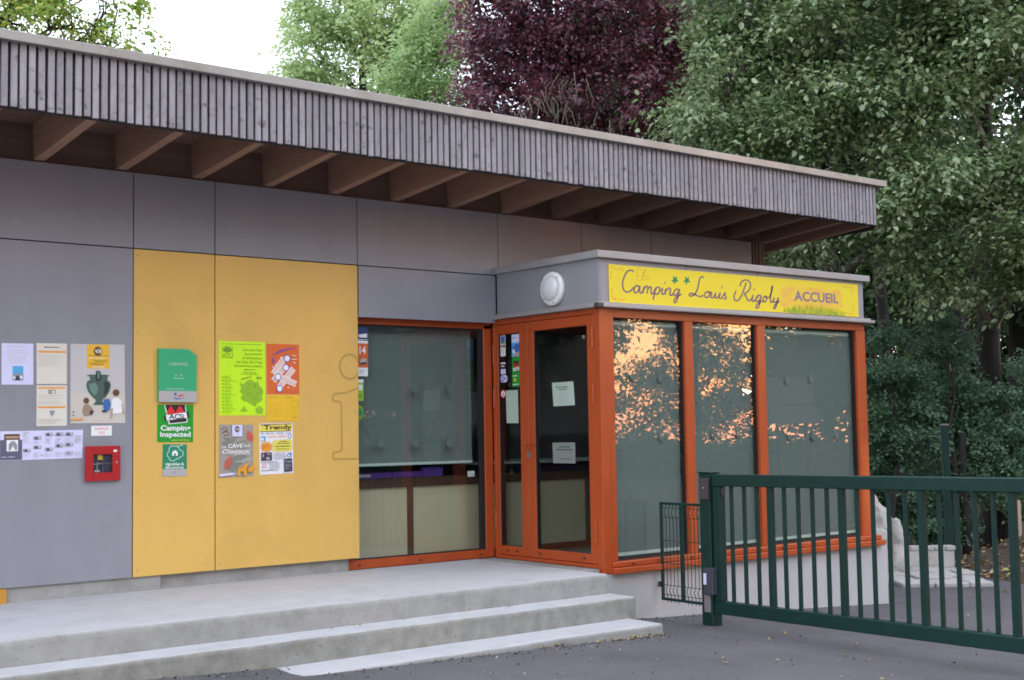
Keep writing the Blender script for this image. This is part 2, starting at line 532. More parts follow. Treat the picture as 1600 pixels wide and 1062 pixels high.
panel(4.465, 5.775, ZB, ZS, 'yellow_panel', 'wide yellow panel')
panel(5.779, 7.255, 2.712, ZS, 'grey_panel')
# screw heads
mb = MB()
def screw(x, z, y=0.0, ax='y'):
    n = 6
    c = [(x + .0048 * math.cos(k * math.pi / 3), z + .0048 * math.sin(k * math.pi / 3)) for k in range(n)]
    if ax == 'y': mb.prism(c, 'y', y - .002, y + .001, 'screw')
    else: mb.prism(c, 'x', y - .002, y + .001, 'screw')
for x0, x1, z0, z1, nx, nz_ in ((2.48, 3.80, ZS, ZT, 3, 2), (3.80, 4.465, ZS, ZT, 2, 2), (4.465, 5.772, ZS, ZT, 3, 2), (5.772, 7.287, ZS, ZT, 4, 2), (7.287, 8.314, ZS, ZT, 3, 2),
                                (2.48, 3.80, ZB, ZS, 3, 5), (3.80, 4.465, ZB, ZS, 2, 5), (4.465, 5.772, ZB, ZS, 3, 5), (5.772, 7.2, 2.712, ZS, 4, 2)):
    for i in range(nx):
        for k in range(nz_):
            screw(x0 + .035 + (x1 - x0 - .07) * i / (nx - 1), z0 + .05 + (z1 - z0 - .10) * k / (nz_ - 1))
for x in (2.66, 2.68): screw(x + .2, 2.46 if x < 2.67 else 2.50)
for x in np.linspace(7.33, 10.8, 9): screw(float(x), 3.135, -1.4)
tag(mb.build('screw', B, fixn=False), kind='stuff')
# structure behind the cladding
part('backing_wall', (-1.5, .05, .55), (5.69, .22, 3.76), 'int_wall')
part('backing_wall', (5.69, .14, 2.80), (10.98, .22, 3.76), 'int_wall')
part('window_reveal', (5.70, T + .001, .70), (5.77, .049, 2.79), 'dark_board')
part('wall', (10.9, .23, .2), (10.98, 6.4, 3.76), 'timber')
part('wall', (-1.5, 6.4, .2), (10.98, 6.5, 3.76), 'int_wall')
part('wall', (-1.5, .23, .2), (-1.42, 6.4, 3.76), 'int_wall')
part('interior_floor', (5.3, .071, .40), (10.9, 6.4, .585), 'int_floor')
part('interior_ceiling', (-1.4, .23, 2.86), (10.9, 6.4, 2.92), 'int_wall')
part('interior_wall', (5.2, .23, .59), (5.3, 6.4, 2.86), 'int_wall')
part('interior_wall', (5.3, 4.2, .59), (10.9, 4.3, 2.86), 'int_wall')
# plinth under the panels
part('plinth', (2.89, .02, .5), (4.03, .05, .70), 'concrete', ch=.004)
part('plinth', (4.03, .046, .5), (5.69, .052, .70), 'concrete')
part('plinth', (-1.5, .02, .5), (2.775, .05, .70), 'concrete', ch=.004)
part('timber_block', (2.78, .0, .585), (2.888, .049, .692), 'ochre')
# slim timber slats closing the right end of the wall
for i in range(4):
    x = 10.80 + i * .053
    part('timber_slat', (x, -.01 + .004 * (i % 2), .55), (x + .034, .049, ZT + .02), 'timber')
# engraved letter i on the wide yellow panel
def strip2(mb, pts, wdt, y, m):
    for (x0, z0), (x1, z1) in zip(pts[:-1], pts[1:]):
        d = Vector((x1 - x0, z1 - z0)); d.normalize(); n = Vector((-d.y, d.x)) * wdt / 2; e = d * wdt * .3
        mb.add([(x0 - e.x + n.x, y, z0 - e.y + n.y), (x1 + e.x + n.x, y, z1 + e.y + n.y), (x1 + e.x - n.x, y, z1 + e.y - n.y), (x0 - e.x - n.x, y, z0 - e.y - n.y)], [(0, 1, 2, 3)], m)
mb = MB()
def i_outline(s):
    c = (5.687, 2.299)
    rx, rz = .1 - s, .109 - s
    pts = []
    for k in range(0, 49):
        a = 2 * math.pi * k / 48
        x, z = c[0] + rx * math.cos(a), c[1] + rz * math.sin(a)
        pts.append((x, z))
    seg = []
    for p in pts:
        if p[0] <= 5.771: seg.append(p)
        elif seg:
            strip2(mb, seg, .0035, -.0008, 'yellow_line'); seg = []
    if seg: strip2(mb, seg, .0035, -.0008, 'yellow_line')
    q = [(5.771, 2.127 - s), (5.70, 2.098 - s), (5.64, 2.083 - s), (5.545, 2.074 - s), (5.527 + s * .7, 2.068 - s), (5.517 + s, 2.052 - s * .5), (5.514 + s, 2.023 + s * .5), (5.522 + s * .5, 2.008 + s), (5.54, 2.003 + s),
         (5.585 + s, 1.999 + s), (5.595 + s, 1.990 + s), (5.599 + s, 1.972), (5.602 + s, 1.612 - s * .3), (5.596 + s, 1.600 - s), (5.578, 1.594 - s), (5.535, 1.589 - s), (5.522 + s * .6, 1.582 - s), (5.517 + s, 1.568),
         (5.518 + s, 1.538), (5.526 + s, 1.524 + s), (5.545, 1.520 + s), (5.771, 1.520 + s)]
    strip2(mb, q, .0035, -.0008, 'yellow_line')
i_outline(0.0); i_outline(.010)
o = mb.build('engraved_letter', B, fixn=False); o['label'] = 'thin engraved outline of a letter i'

# ---- roof
YF = -1.10                                          # face of the battens
RX0, RX1 = -1.6, 11.57
bat = part('batten', (RX0, YF, 3.842), (RX0 + .041, YF + .022, 4.262), 'batten', ch=.002)
i = 1
hb = MB()
while RX0 + i * .0592 + .041 < RX1:
    c = bat.copy(); COL.objects.link(c)
    rj = random.Random(i)
    c.location = (bat.location.x + i * .0592 + rj.uniform(-.0025, .0025), bat.location.y + rj.uniform(-.0015, .0015), bat.location.z + rj.uniform(-.004, .004))
    c.rotation_euler = (0, rj.uniform(-.003, .003), 0) if False else (0, 0, 0)
    i += 1
mb = MB()
for k in range(i):
    x = RX0 + k * .0592 + .0205
    for dx, z in ((-.008, 3.875), (.009, 3.89), (-.007, 4.19)):
        mb.box((x + dx - .0025, YF - .002, z - .0025), (x + dx + .0025, YF + .001, z + .0025), 'steel')
tag(mb.build('nail', B, fixn=False), kind='stuff')
part('fascia_board', (RX0, YF + .026, 3.834), (RX1, YF + .052, 4.262), 'dark_board')
part('roof_edge_cap', (RX0, YF - .045, 4.257), (RX1 + .10, YF + .20, 4.322), 'zinc_edge', ch=.004)
part('roof_edge_cap', (RX1 - .02, YF + .2, 4.26), (RX1 + .10, 7.0, 4.318), 'zinc_edge', ch=.004)
ra = math.tan(R(4.8))
def slope_box(name, x0, x1, y0, y1, zb0, zt0, m, ra_=ra, parent=B):
    """a member running front to back under the sloping roof; heights are those at the wall (y = 0), rising outwards"""
    mb = MB()
    v = [(x, y, (zb0 if k == 0 else zt0) - y * ra_) for x in (x0, x1) for y in (y0, y1) for k in (0, 1)]
    mb.add(v, [(0, 1, 3, 2), (4, 6, 7, 5), (0, 4, 5, 1), (2, 3, 7, 6), (0, 2, 6, 4), (1, 5, 7, 3)], m)
    return mb.build(name, parent)
for k in range(-7, 14):
    x = 3.055 + .615 * k
    if k == 13: x = 10.99
    slope_box('rafter', x, x + .075, YF + .054, .045, 3.75, 4.02, 'rafter')
slope_box('rafter', 11.45, 11.53, YF + .054, 6.5, 3.75, 4.02, 'rafter')
n_s = 9
for k in range(n_s):
    y0 = YF + .053 + k * .135
    y1 = min(.2, y0 + .131)
    slope_box('soffit_board', RX0, RX1 - .02, y0, y1, 4.02, 4.04, 'soffit')
slope_box('soffit_board', 11.0, RX1 - .02, .205, 6.6, 4.02, 4.04, 'soffit')
slope_box('roof_deck', RX0, RX1, YF + .06, 7.0, 4.12, 4.17, 'zinc_edge', .02)
slope_box('wall_plate', RX0 + .1, 10.97, .047, .2, 3.70, 4.018, 'soffit')
slope_box('fascia_board', RX1 - .022, RX1, YF + .053, 6.9, 3.84 - .07, 4.20, 'dark_board', .03)

# ---- window beside the yellow panel
Wd = thing('x', None, None) if False else None
WY = .075
win = part('window', (5.70, WY, .592), (7.252, WY + .055, .668), 'orange', ch=.004)
def sub(name, a, b, m, parent, ch=0.0):
    return box(name, a, b, m, parent, ch)
sub('frame', (7.162, WY, .668), (7.252, WY + .055, 2.70), 'orange', win, .004)
sub('frame', (5.70, WY, 2.665), (7.252, WY + .055, 2.788), 'orange', win, .004)
sub('frame', (5.70, WY + .002, .668), (5.76, WY + .055, 2.665), 'orange', win)
sub('gasket', (7.115, WY + .014, .668), (7.162, WY + .05, 2.665), 'orange_dark', win)
sub('gasket', (5.76, WY + .022, 2.645), (7.115, WY + .05, 2.665), 'orange_dark', win)
sub('gasket', (5.76, WY + .022, .668), (7.115, WY + .05, .678), 'orange_dark', win)
sub('pane', (5.76, WY + .030, .678), (7.115, WY + .038, 2.645), 'glass', win)
for x in (5.80, 6.42, 7.08): sub('drain_slot', (x, WY - .002, .618), (x + .03, WY + .001, .63), 'black', win)
bl = sub('blind', (5.72, .185, 1.475), (7.09, .188, 2.70), 'blind', win)
sub('blind_bar', (5.72, .178, 1.452), (7.09, .195, 1.475), 'bar', win)

# ---- entrance bay
BX0, BX1, BY = 7.26, 10.87, -1.36
# door wall (x = 7.26): outer frame, narrow leaf, wide leaf
DX = BX0
part('door_frame', (DX, .03, .592), (DX + .06, .074, 2.745), 'orange', ch=.003)
part('door_frame', (DX, BY + .04, 2.70), (DX + .06, .03, 2.745), 'orange', ch=.003)
part('threshold', (DX - .012, BY + .04, .588), (DX + .06, .03, .618), 'orange', ch=.003)
def leaf_door(y0, y1, gy0, gy1, label):
    d = part('door', (DX + .006, y0, .622), (DX + .056, y1, .70), 'orange', ch=.003)
    d['label'] = label
    sub('frame', (DX + .006, y0, .70), (DX + .056, gy0, 2.61), 'orange', d, .003)
    sub('frame', (DX + .006, gy1, .70), (DX + .056, y1, 2.61), 'orange', d, .003)
    sub('frame', (DX + .006, y0, 2.61), (DX + .056, y1, 2.696), 'orange', d, .003)
    sub('gasket', (DX + .014, gy0, .70), (DX + .05, gy0 + .008, 2.61), 'orange_dark', d)
    sub('gasket', (DX + .014, gy1 - .008, .70), (DX + .05, gy1, 2.61), 'orange_dark', d)
    sub('pane', (DX + .026, gy0 + .008, .70), (DX + .034, gy1 - .008, 2.61), 'glass_door', d)
    return d
d1 = leaf_door(-.437, .026, -.315, -.004, 'narrow glazed door leaf')
d2 = leaf_door(-1.315, -.443, -1.232, -.520, 'wide glazed door leaf with handle')
for yv in (-.10, -.24): sub('drain_slot', (DX + .003, yv - .018, .655), (DX + .007, yv + .018, .668), 'black', d1)
for yv in (-.56, -1.15): sub('drain_slot', (DX + .003, yv - .018, .655), (DX + .007, yv + .018, .668), 'black', d2)
mb = MB()
mb.box((DX - .012, -.452, 1.56), (DX + .005, -.420, 1.66), 'orange', .004)
mb.tube([(DX + .0, -.437, 1.622), (DX - .05, -.437, 1.622)], .009, 'orange', 8)
mb.tube([(DX - .05, -.425, 1.622), (DX - .05, -.56, 1.620)], .010, 'orange', 8)
mb.build('handle', d2)
mb = MB()
mb.prism([(-.437 + .020 * math.cos(a), 1.525 + .034 * math.sin(a)) for a in np.linspace(0, 2 * math.pi, 14)[:-1]], 'x', DX - .006, DX + .004, 'steel')
mb.prism([(-.437 + .006 * math.cos(a), 1.532 + .006 * math.sin(a)) for a in np.linspace(0, 2 * math.pi, 8)[:-1]], 'x', DX - .008, DX - .0055, 'black')
mb.build('lock', d2)
for par, yh in ((d1, .045), (d2, -1.318)):
    for zh in (2.35, 1.95, .85) if par is d1 else (2.42, 1.95, .80):
        mb = MB()
        mb.tube([(DX - .006, yh, zh), (DX - .006, yh, zh + .085)], .013, 'orange', 8)
        mb.tube([(DX - .006, yh, zh + .09), (DX - .006, yh, zh + .17)], .013, 'orange', 8)
        mb.build('hinge', par)
# corner post, front frame
part('corner_post', (BX0, BY - .04, .545), (7.352, BY + .04, 2.745), 'orange', ch=.004)
part('corner_post', (7.352, BY - .025, .64), (7.434, BY + .035, 2.745), 'orange', ch=.003)
part('sill', (7.352, BY - .06, .592), (10.99, BY + .05, .638), 'orange', ch=.006)
part('sill', (7.335, BY - .095, .540), (11.0, BY - .0, .590), 'orange', ch=.005)
for x in (7.55, 8.25, 8.48, 9.15, 9.45, 10.60): part('drain_slot', (x, BY - .063, .606), (x + .04, BY - .058, .618), 'black')
part('front_rail', (7.434, BY - .02, 2.672), (10.87, BY + .03, 2.745), 'orange', ch=.003)
posts = [(8.286, 8.392), (9.245, 9.355)]
for a, b in posts: part('mullion', (a, BY - .025, .638), (b, BY + .035, 2.672), 'orange', ch=.004)
part('end_post', (10.73, BY - .025, .638), (10.872, BY + .035, 2.672), 'orange', ch=.004)
edges = [7.434, 8.286, 8.392, 9.245, 9.355, 10.73]
for a, b in zip(edges[::2], edges[1::2]):
    p = part('window', (a, BY + .012, .638), (b, BY + .034, .660), 'orange_dark')
    sub('gasket', (b - .018, BY + .006, .66), (b, BY + .034, 2.672), 'orange_dark', p)
    sub('gasket', (a, BY + .012, .66), (a + .006, BY + .034, 2.672), 'orange_dark', p)
    sub('pane', (a + .006, BY + .016, .66), (b - .018, BY + .024, 2.672), 'glass', p)
    rot_ = math.radians(.0)
    sub('blind', (a + .002, BY + .045, .70), (b - .022, BY + .048, 2.60), 'blind', p)
    sub('blind_roll', (a + .002, BY + .04, 2.60), (b - .019, BY + .09, 2.66), 'bar', p, .02)
    sub('blind_bar', (a + .002, BY + .038, .672), (b - .022, BY + .055, .70), 'bar', p)
# fascia of the bay
part('bay_fascia', (BX0 + .004, -1.40, 2.79), (BX0 + .016, -.002, 3.166), 'grey_panel', ch=.001)
for a, b in ((7.277, 8.309), (8.309, 9.257), (9.257, 10.845)):
    part('bay_fascia', (a + .003, -1.40, 2.79), (b - .003, -1.388, 3.166), 'grey_panel', ch=.001)
part('bay_fascia', (10.833, -1.387, 2.79), (10.845, -.002, 3.166), 'grey_panel')
part('bay_edge_cap', (7.228, -1.437, 3.166), (10.914, -1.33, 3.226), 'zinc', ch=.003)
part('bay_edge_cap', (7.228, -1.33, 3.166), (7.33, -.002, 3.226), 'zinc', ch=.003)
part('bay_edge_cap', (10.81, -1.33, 3.166), (10.914, -.002, 3.226), 'zinc', ch=.003)
part('bay_roof', (7.33, -1.33, 3.12), (10.81, -.002, 3.19), 'dark_board')
part('bay_ceiling', (7.33, -1.33, 2.80), (10.81, .14, 2.83), 'int_wall')
for zz, ov in ((2.792, .022), (2.758, .045)):
    pass
part('drip_edge', (7.235, -1.425, 2.775), (10.925, -1.34, 2.795), 'zinc', ch=.003)
part('drip_edge', (7.205, -1.455, 2.747), (10.955, -1.34, 2.775), 'zinc', ch=.004)
part('drip_edge', (7.235, -1.34, 2.775), (7.31, -.002, 2.795), 'zinc', ch=.003)
part('drip_edge', (7.205, -1.34, 2.747), (7.31, -.002, 2.775), 'zinc', ch=.004)
part('drip_corner', (7.200, -1.462, 2.742), (7.262, -1.40, 2.782), 'dark_grey', ch=.004)
# plinth wall of the bay
part('bay_plinth', (7.05, -1.395, -.5), (11.10, -1.25, .540), 'render', ch=.006)
part('bay_plinth', (10.95, -1.25, -.5), (11.10, 0.0, .540), 'render')
part('bay_wall', (10.80, BY + .05, .54), (10.87, .0, 2.75), 'int_wall')
part('bay_floor', (7.32, BY + .05, .40), (10.95, .071, .585), 'int_floor')

# ---- partition and counter inside
P_ = thing('reception_counter', 'long reception counter with beige boards and brown rails seen through the entrance glass', 'counter', (8, .4, .59))
box('rail', (5.4, .34, 1.250), (10.7, .42, 1.335), 'brown', P_)
box('rail', (5.4, .34, .586), (10.7, .42, .640), 'brown', P_)
ux = [5.4, 6.49, 7.55, 8.61, 9.67, 10.7]
for x in ux: box('upright', (x, .341, .640), (x + .055, .42, 1.250), 'brown', P_)
for a, b in zip(ux[:-1], ux[1:]): box('board', (a + .055, .36, .640), (b, .39, 1.250), 'beige', P_)
box('top', (7.3, .32, 1.425), (10.7, .95, 1.445), 'bar', P_)
box('upright', (8.05, .40, 1.335), (8.09, .44, 1.425), 'black', P_)
for x in (7.35, 9.2, 10.6): box('bracket', (x, .43, 1.335), (x + .04, .5, 1.425), 'black', P_)
for k, (x0, x1, h, dy) in enumerate(((5.93, 6.33, .055, 0), (6.34, 6.66, .055, .004), (6.665, 6.88, .085, 0))):
    bx = box('folder', (x0, .345 + dy, 1.336), (x1, .415, 1.336 + h), 'purple', None, .006)
    tag(bx, ('long purple folder lying leftmost on the counter rail', 'purple folder lying in the middle of the three on the rail', 'thicker purple folder lying rightmost on the counter rail')[k], 'folder', 'purple folders on the counter rail')
o = box('paper_tag', (5.98, .342, 1.352), (6.10, .3445, 1.378), 'paper_blue'); tag(o, 'small pale tag stuck on the leftmost purple folder', 'tag')
o = box('thermostat', (7.03, .155, 1.325), (7.10, .18, 1.378), 'white_plastic', None, .004)
tag(o, 'small white control box at the lower right of the left window', 'control box')

# ------------------------------------------------------------------ signs and notices
_tc = {}
def text2d(s, bold=0.0, shear=0.0):
    """outline of a line of lettering: (verts, faces, box)"""
    key = (s, bold, shear)
    if key not in _tc:
        cu = bpy.data.curves.new('lettering', 'FONT')
        cu.body = s; cu.size = 1.0; cu.offset = bold; cu.shear = shear; cu.resolution_u = 2
        ob = bpy.data.objects.new('lettering', cu); COL.objects.link(ob)
        me = bpy.data.meshes.new_from_object(ob.evaluated_get(bpy.context.evaluated_depsgraph_get()))
        vs_ = [(v.co.x, v.co.y) for v in me.vertices]; fs = [tuple(p.vertices) for p in me.polygons]
        bpy.data.objects.remove(ob); bpy.data.curves.remove(cu); bpy.data.meshes.remove(me)
        xs_ = [p[0] for p in vs_]; ys_ = [p[1] for p in vs_]
        _tc[key] = (vs_, fs, (min(xs_), min(ys_), max(xs_), max(ys_)))
    return _tc[key]

class Plane:
    """a printed surface given by its four corners (top left, top right, bottom right, bottom left) in the world"""
    def __init__(self, q, n):
        self.q = [Vector(p) for p in q]; self.n = Vector(n)
    def __call__(self, u, v, d=0.0):
        a, b, c, e = self.q
        return (a * (1 - u) + b * u) * (1 - v) + (e * (1 - u) + c * u) * v + self.n * d

def notice(name, label, cat, q, n, paper, elements, th=.0015, group=None, gap=.0006, names=('lettering', 'picture'), outline=None):
    pl = Plane(q, n)
    mb = MB()
    ol = outline or [(0, 0), (1, 0), (1, 1), (0, 1)]
    k = len(ol)
    v = [pl(a, b, gap) for a, b in ol] + [pl(a, b, gap + th) for a, b in ol]
    mb.add(v, [tuple(range(k)), tuple(range(2 * k - 1, k - 1, -1))] + [(i, (i + 1) % k, (i + 1) % k + k, i + k) for i in range(k)], paper)
    root = mb.build(name)
    tag(root, label, cat, group)
    W_ = (pl(1, .5) - pl(0, .5)).length; H_ = (pl(.5, 1) - pl(.5, 0)).length
    A, T_ = MB(), MB()
    d = gap + th
    for e in elements:
        d += .00022
        if e[0] == 'r':
            _, u0, v0, u1, v1, m = e
            A.add([pl(u0, v0, d), pl(u1, v0, d), pl(u1, v1, d), pl(u0, v1, d)], [(0, 1, 2, 3)], m)
        elif e[0] == 'p':
            A.add([pl(a, b, d) for a, b in e[1]], [tuple(range(len(e[1])))], e[2])
        elif e[0] in 'co':
            _, u, v_, r, m = e[:5]
            ry = r * W_ / H_ * (e[5] if len(e) > 5 else 1)
            A.add([pl(u + r * math.cos(a), v_ + ry * math.sin(a), d) for a in np.linspace(0, 2 * math.pi, 21)[:-1]], [tuple(range(20))], m)
        elif e[0] == 'l':
            _, pts, wd, m = e
            for (a, b), (c, e2) in zip(pts[:-1], pts[1:]):
                dx, dy = (c - a) * W_, (e2 - b) * H_
                ln = math.hypot(dx, dy) or 1
                nx, nyy = -dy / ln * wd / 2, dx / ln * wd / 2
                A.add([pl(a + nx / W_, b + nyy / H_, d), pl(c + nx / W_, e2 + nyy / H_, d), pl(c - nx / W_, e2 - nyy / H_, d), pl(a - nx / W_, b - nyy / H_, d)], [(0, 1, 2, 3)], m)
        elif e[0] == 'g':                            # rows of print too small to read
            _, u0, v0, u1, v1, rows, m = e[:7]
            rr_ = random.Random(int((u0 * 91 + v0 * 37 + u1 * 13) * 1000))
            h = (v1 - v0) / rows
            centred = len(e) > 7 and e[7] == 'c'
            for k_ in range(rows):
                ln = (u1 - u0) * rr_.uniform(.55, 1)
                x = u0 + ((u1 - u0) - ln) / 2 if centred else u0
                xe = x + ln
                while x < xe - .005:
                    wl = min(rr_.uniform(.03, .11), xe - x)
                    T_.add([pl(x, v0 + h * (k_ + .22), d), pl(x + wl, v0 + h * (k_ + .22), d), pl(x + wl, v0 + h * (k_ + .66), d), pl(x, v0 + h * (k_ + .66), d)], [(0, 1, 2, 3)], m)
                    x += wl + .014
        elif e[0] == 't':
            _, s, u0, v0, u1, v1, m = e[:7]
            vs_, fs, bb = text2d(s, *(e[7:] or (0.0,)))
            T_.add([pl(u0 + (x - bb[0]) / (bb[2] - bb[0]) * (u1 - u0), v1 - (y - bb[1]) / (bb[3] - bb[1]) * (v1 - v0), d) for x, y in vs_], fs, m)
    if T_.v: T_.build(names[0], root, fixn=False)
    if A.v: A.build(names[1], root, fixn=False)
    return root

N0 = (0, -1, 0)
def fq(*p, y=0.0): return [(a, y, b) for a, b in p]

notice('paper_notice', 'white sheet with a small blue sky photograph, left of the cream sheets', 'notice', fq((2.836, 2.418), (3.057, 2.42), (3.06, 2.126), (2.839, 2.124)), N0, 'paper_blue',
       [('g', .14, .05, .86, .12, 1, 'ink_pale', 'c'), ('g', .1, .14, .9, .30, 3, 'ink_pale', 'c'), ('g', .12, .32, .88, .50, 3, 'ink_pale', 'c'),
        ('r', .34, .55, .68, .90, 'p_sky'), ('p', [(.34, .76), (.40, .74), (.46, .70), (.48, .76), (.55, .72), (.60, .70), (.62, .74), (.68, .72), (.68, .90), (.34, .90)], 'p_mid'),
        ('p', [(.42, .90), (.45, .80), (.50, .77), (.55, .82), (.58, .90)], 'p_dark'), ('r', .36, .80, .42, .86, 'p_white'), ('r', .58, .78, .65, .86, 'p_white')])
cre = 'cream paper sheets one above the other'
notice('paper_notice', 'upper of the two cream sheets, with one orange bar below its heading', 'notice', fq((3.08, 2.425), (3.299, 2.427), (3.301, 2.132), (3.083, 2.131)), N0, 'paper_cream',
       [('g', .22, .07, .78, .13, 1, 'p_brown', 'c'), ('r', .04, .185, .97, .235, 'p_orange'), ('g', .05, .27, .95, .58, 9, 'ink_tan')], group=cre)
notice('paper_notice', 'lower of the two cream sheets, with two orange bars and a small urn', 'notice', fq((3.083, 2.121), (3.301, 2.123), (3.303, 1.83), (3.085, 1.828)), N0, 'paper_cream',
       [('r', .04, .04, .95, .085, 'p_orange'), ('r', .38, .105, .62, .21, 'p_tan'), ('r', .42, .12, .50, .19, 'p_skin'), ('r', .52, .13, .58, .2, 'p_white'), ('g', .05, .23, .95, .34, 3, 'ink_tan'), ('g', .05, .38, .95, .48, 3, 'ink_tan'),
        ('r', .04, .515, .95, .56, 'p_orange'), ('p', [(.42, .62), (.60, .62), (.57, .70), (.53, .74), (.51, .78), (.48, .74), (.44, .69)], 'p_mid'), ('g', .05, .82, .95, .95, 4, 'ink_tan')], group=cre)
urn = [(.28, .395), (.36, .385), (.64, .385), (.72, .395), (.68, .405), (.67, .455), (.72, .48), (.735, .53), (.70, .61), (.64, .67), (.57, .71), (.59, .74), (.63, .77), (.40, .77), (.44, .74), (.46, .71), (.38, .66), (.31, .59), (.285, .53), (.30, .47), (.35, .455), (.34, .405)]
notice('poster', 'large pale poster of a dark bronze urn with two seated children', 'poster', fq((3.325, 2.427), (3.732, 2.431), (3.74, 1.845), (3.329, 1.846)), N0, 'p_poster',
       [('r', 0, .62, 1, 1, 'p_floor'), ('r', .30, .004, .71, .31, 'p_yel'), ('c', .505, .09, .085, 'p_brown'), ('c', .515, .09, .07, 'p_yel'), ('c', .50, .09, .07, 'p_brown'),
        ('t', 'ViX', .44, .065, .57, .115, 'p_white', .02), ('r', .32, .145, .69, .15, 'p_brown'), ('g', .33, .168, .68, .185, 1, 'p_white'),
        ('t', 'TRÉSOR', .41, .20, .66, .228, 'p_brown'), ('t', 'UNIQUE', .34, .24, .60, .265, 'p_brown'), ('t', 'MONDE', .40, .277, .62, .303, 'p_white'),
        ('p', urn, 'p_urn'), ('p', [(.33, .50), (.45, .49), (.50, .55), (.47, .63), (.42, .65), (.34, .57)], 'p_urn_hi'), ('p', [(.60, .47), (.70, .49), (.71, .53), (.66, .62), (.60, .66), (.62, .55)], 'p_urn_dk'),
        ('p', [(.46, .34), (.54, .34), (.56, .44), (.50, .48), (.45, .45)], 'p_urn_dk'), ('p', [(.485, .35), (.52, .36), (.525, .43), (.49, .44)], 'p_urn_hi'),
        ('c', .28, .715, .052, 'p_brown'), ('p', [(.24, .77), (.31, .755), (.38, .80), (.42, .85), (.36, .90), (.24, .91), (.21, .85)], 'p_tan'), ('p', [(.35, .83), (.42, .85), (.38, .90), (.34, .89)], 'p_dark'),
        ('c', .83, .615, .062, 'p_brown'), ('p', [(.75, .70), (.84, .67), (.93, .71), (.95, .80), (.93, .88), (.76, .88), (.73, .80)], 'p_white'), ('p', [(.60, .70), (.70, .69), (.73, .77), (.70, .84), (.62, .86), (.59, .80)], 'p_jean'),
        ('p', [(.56, .84), (.62, .83), (.66, .865), (.58, .865)], 'p_dark'), ('p', [(.73, .82), (.77, .80), (.76, .92), (.72, .955)], 'p_skin'), ('p', [(.92, .75), (.95, .78), (.99, .88), (.95, .88)], 'p_skin'),
        ('r', .035, .85, .06, .867, 'ink'), ('r', .035, .892, .06, .908, 'ink'), ('p', [(.01, .94), (.20, .935), (.23, .945), (.20, .958), (.01, .962)], 'p_orange')])
notice('safety_label', 'small white label with pink lettering above the red box', 'label', fq((3.483, 1.826), (3.637, 1.827), (3.637, 1.753), (3.483, 1.753)), N0, 'p_white',
       [('t', 'BARRAGE', .17, .16, .83, .42, 'p_pink', .012), ('t', 'GAZ', .35, .56, .66, .83, 'p_pink', .012)])
le = [('p', [(0, .30), (.26, .30), (.26, .99), (0, .99)], 'p_slate'), ('r', .045, .10, .23, .30, 'p_brown'), ('r', .06, .18, .22, .24, 'p_skin'), ('r', .075, .30, .21, .69, 'p_white'), ('p', [(.10, .66), (.10, .45), (.13, .35), (.17, .35), (.20, .48), (.20, .66), (.18, .66), (.15, .50), (.12, .66)], 'p_mid'),
      ('g', .02, .86, .18, .91, 1, 'ink_pale')]
for u, tops in ((.27, (.06, .62)), (.395, (.20, .52)), (.535, (.08, .60)), (.66, (.08, .48)), (.78, (.08, .45, .74)), (.90, (.22,))):
    for tv in tops:
        if u in (.27, .90) and tv < .3:
            le += [('g', u, tv - .02, u + .09, tv + .16, 3, 'ink_grey')]
        else:
            le += [('r', u, tv, u + .09, tv + .11, 'p_mid'), ('r', u + .02, tv + .03, u + .045, tv + .11, 'p_dark'), ('r', u + .06, tv + .02, u + .08, tv + .07, 'paper_blue')]
    le += [('g', u, .25 if u != .395 else .36, u + .09, .45, 4, 'ink_pale'), ('g', u, .74, u + .09, .92, 3, 'ink_pale')]
le += [('p', [(.48, .82), (.495, .86), (.52, .79), (.50, .875), (.485, .87)], 'p_brown')]
notice('leaflet', 'wide white leaflet with many small photographs, left of the red box', 'leaflet', fq((2.832, 1.795), (3.421, 1.799), (3.418, 1.593), (2.834, 1.589)), N0, 'paper_blue', le)

# red gas shut-off box
rb = thing('gas_shutoff_box', 'red gas shut-off box with a small glazed window on the grey wall', 'box', (3.563, 0, 1.55))
x0, x1, z0, z1, a0, a1, b0, b1 = 3.436, 3.691, 1.426, 1.674, 3.491, 3.635, 1.482, 1.617
mb = MB()
yb, yf = .0, -.016
mb.box((x0, yf, z0), (x0 + .012, yb, z1), 'red').box((x1 - .012, yf, z0), (x1, yb, z1), 'red').box((x0 + .012, yf, z1 - .012), (x1 - .012, yb, z1), 'red').box((x0 + .012, yf, z0), (x1 - .012, yb, z0 + .012), 'red').box((x0 + .012, yb - .004, z0 + .012), (x1 - .012, yb - .001, z1 - .012), 'red')
mb.build('case', rb, fixn=False)
mb = MB(); o_ = .003
mb.box((x0 - o_, yf - .012, z0 - o_), (a0, yf, z1 + o_), 'red', .002).box((a1, yf - .012, z0 - o_), (x1 + o_, yf, z1 + o_), 'red', .002).box((a0, yf - .012, b1), (a1, yf, z1 + o_), 'red').box((a0, yf - .012, z0 - o_), (a1, yf, b0), 'red')
dr = mb.build('door', rb, fixn=False)
box('pane', (a0, yf - .006, b0), (a1, yf - .003, b1), 'glass_door', dr)
mb = MB(); xm, zm = (a0 + a1) / 2, (b0 + b1) / 2
mb.box((xm - .001, yf - .0075, b0), (xm + .001, yf - .0062, b1), 'plate').box((a0, yf - .0085, zm - .001), (a1, yf - .0076, zm + .001), 'plate')
mb.build('scored_line', dr, fixn=False)
mb = MB(); mb.prism([(3.664 + .009 * math.cos(a), 1.555 + .009 * math.sin(a)) for a in np.linspace(0, 6.283, 13)[:-1]], 'y', yf - .018, yf - .011, 'steel'); mb.build('lock', dr)
box('label_plate', (3.640, yf - .0135, 1.632), (3.668, yf - .0125, 1.648), 'p_white', dr)
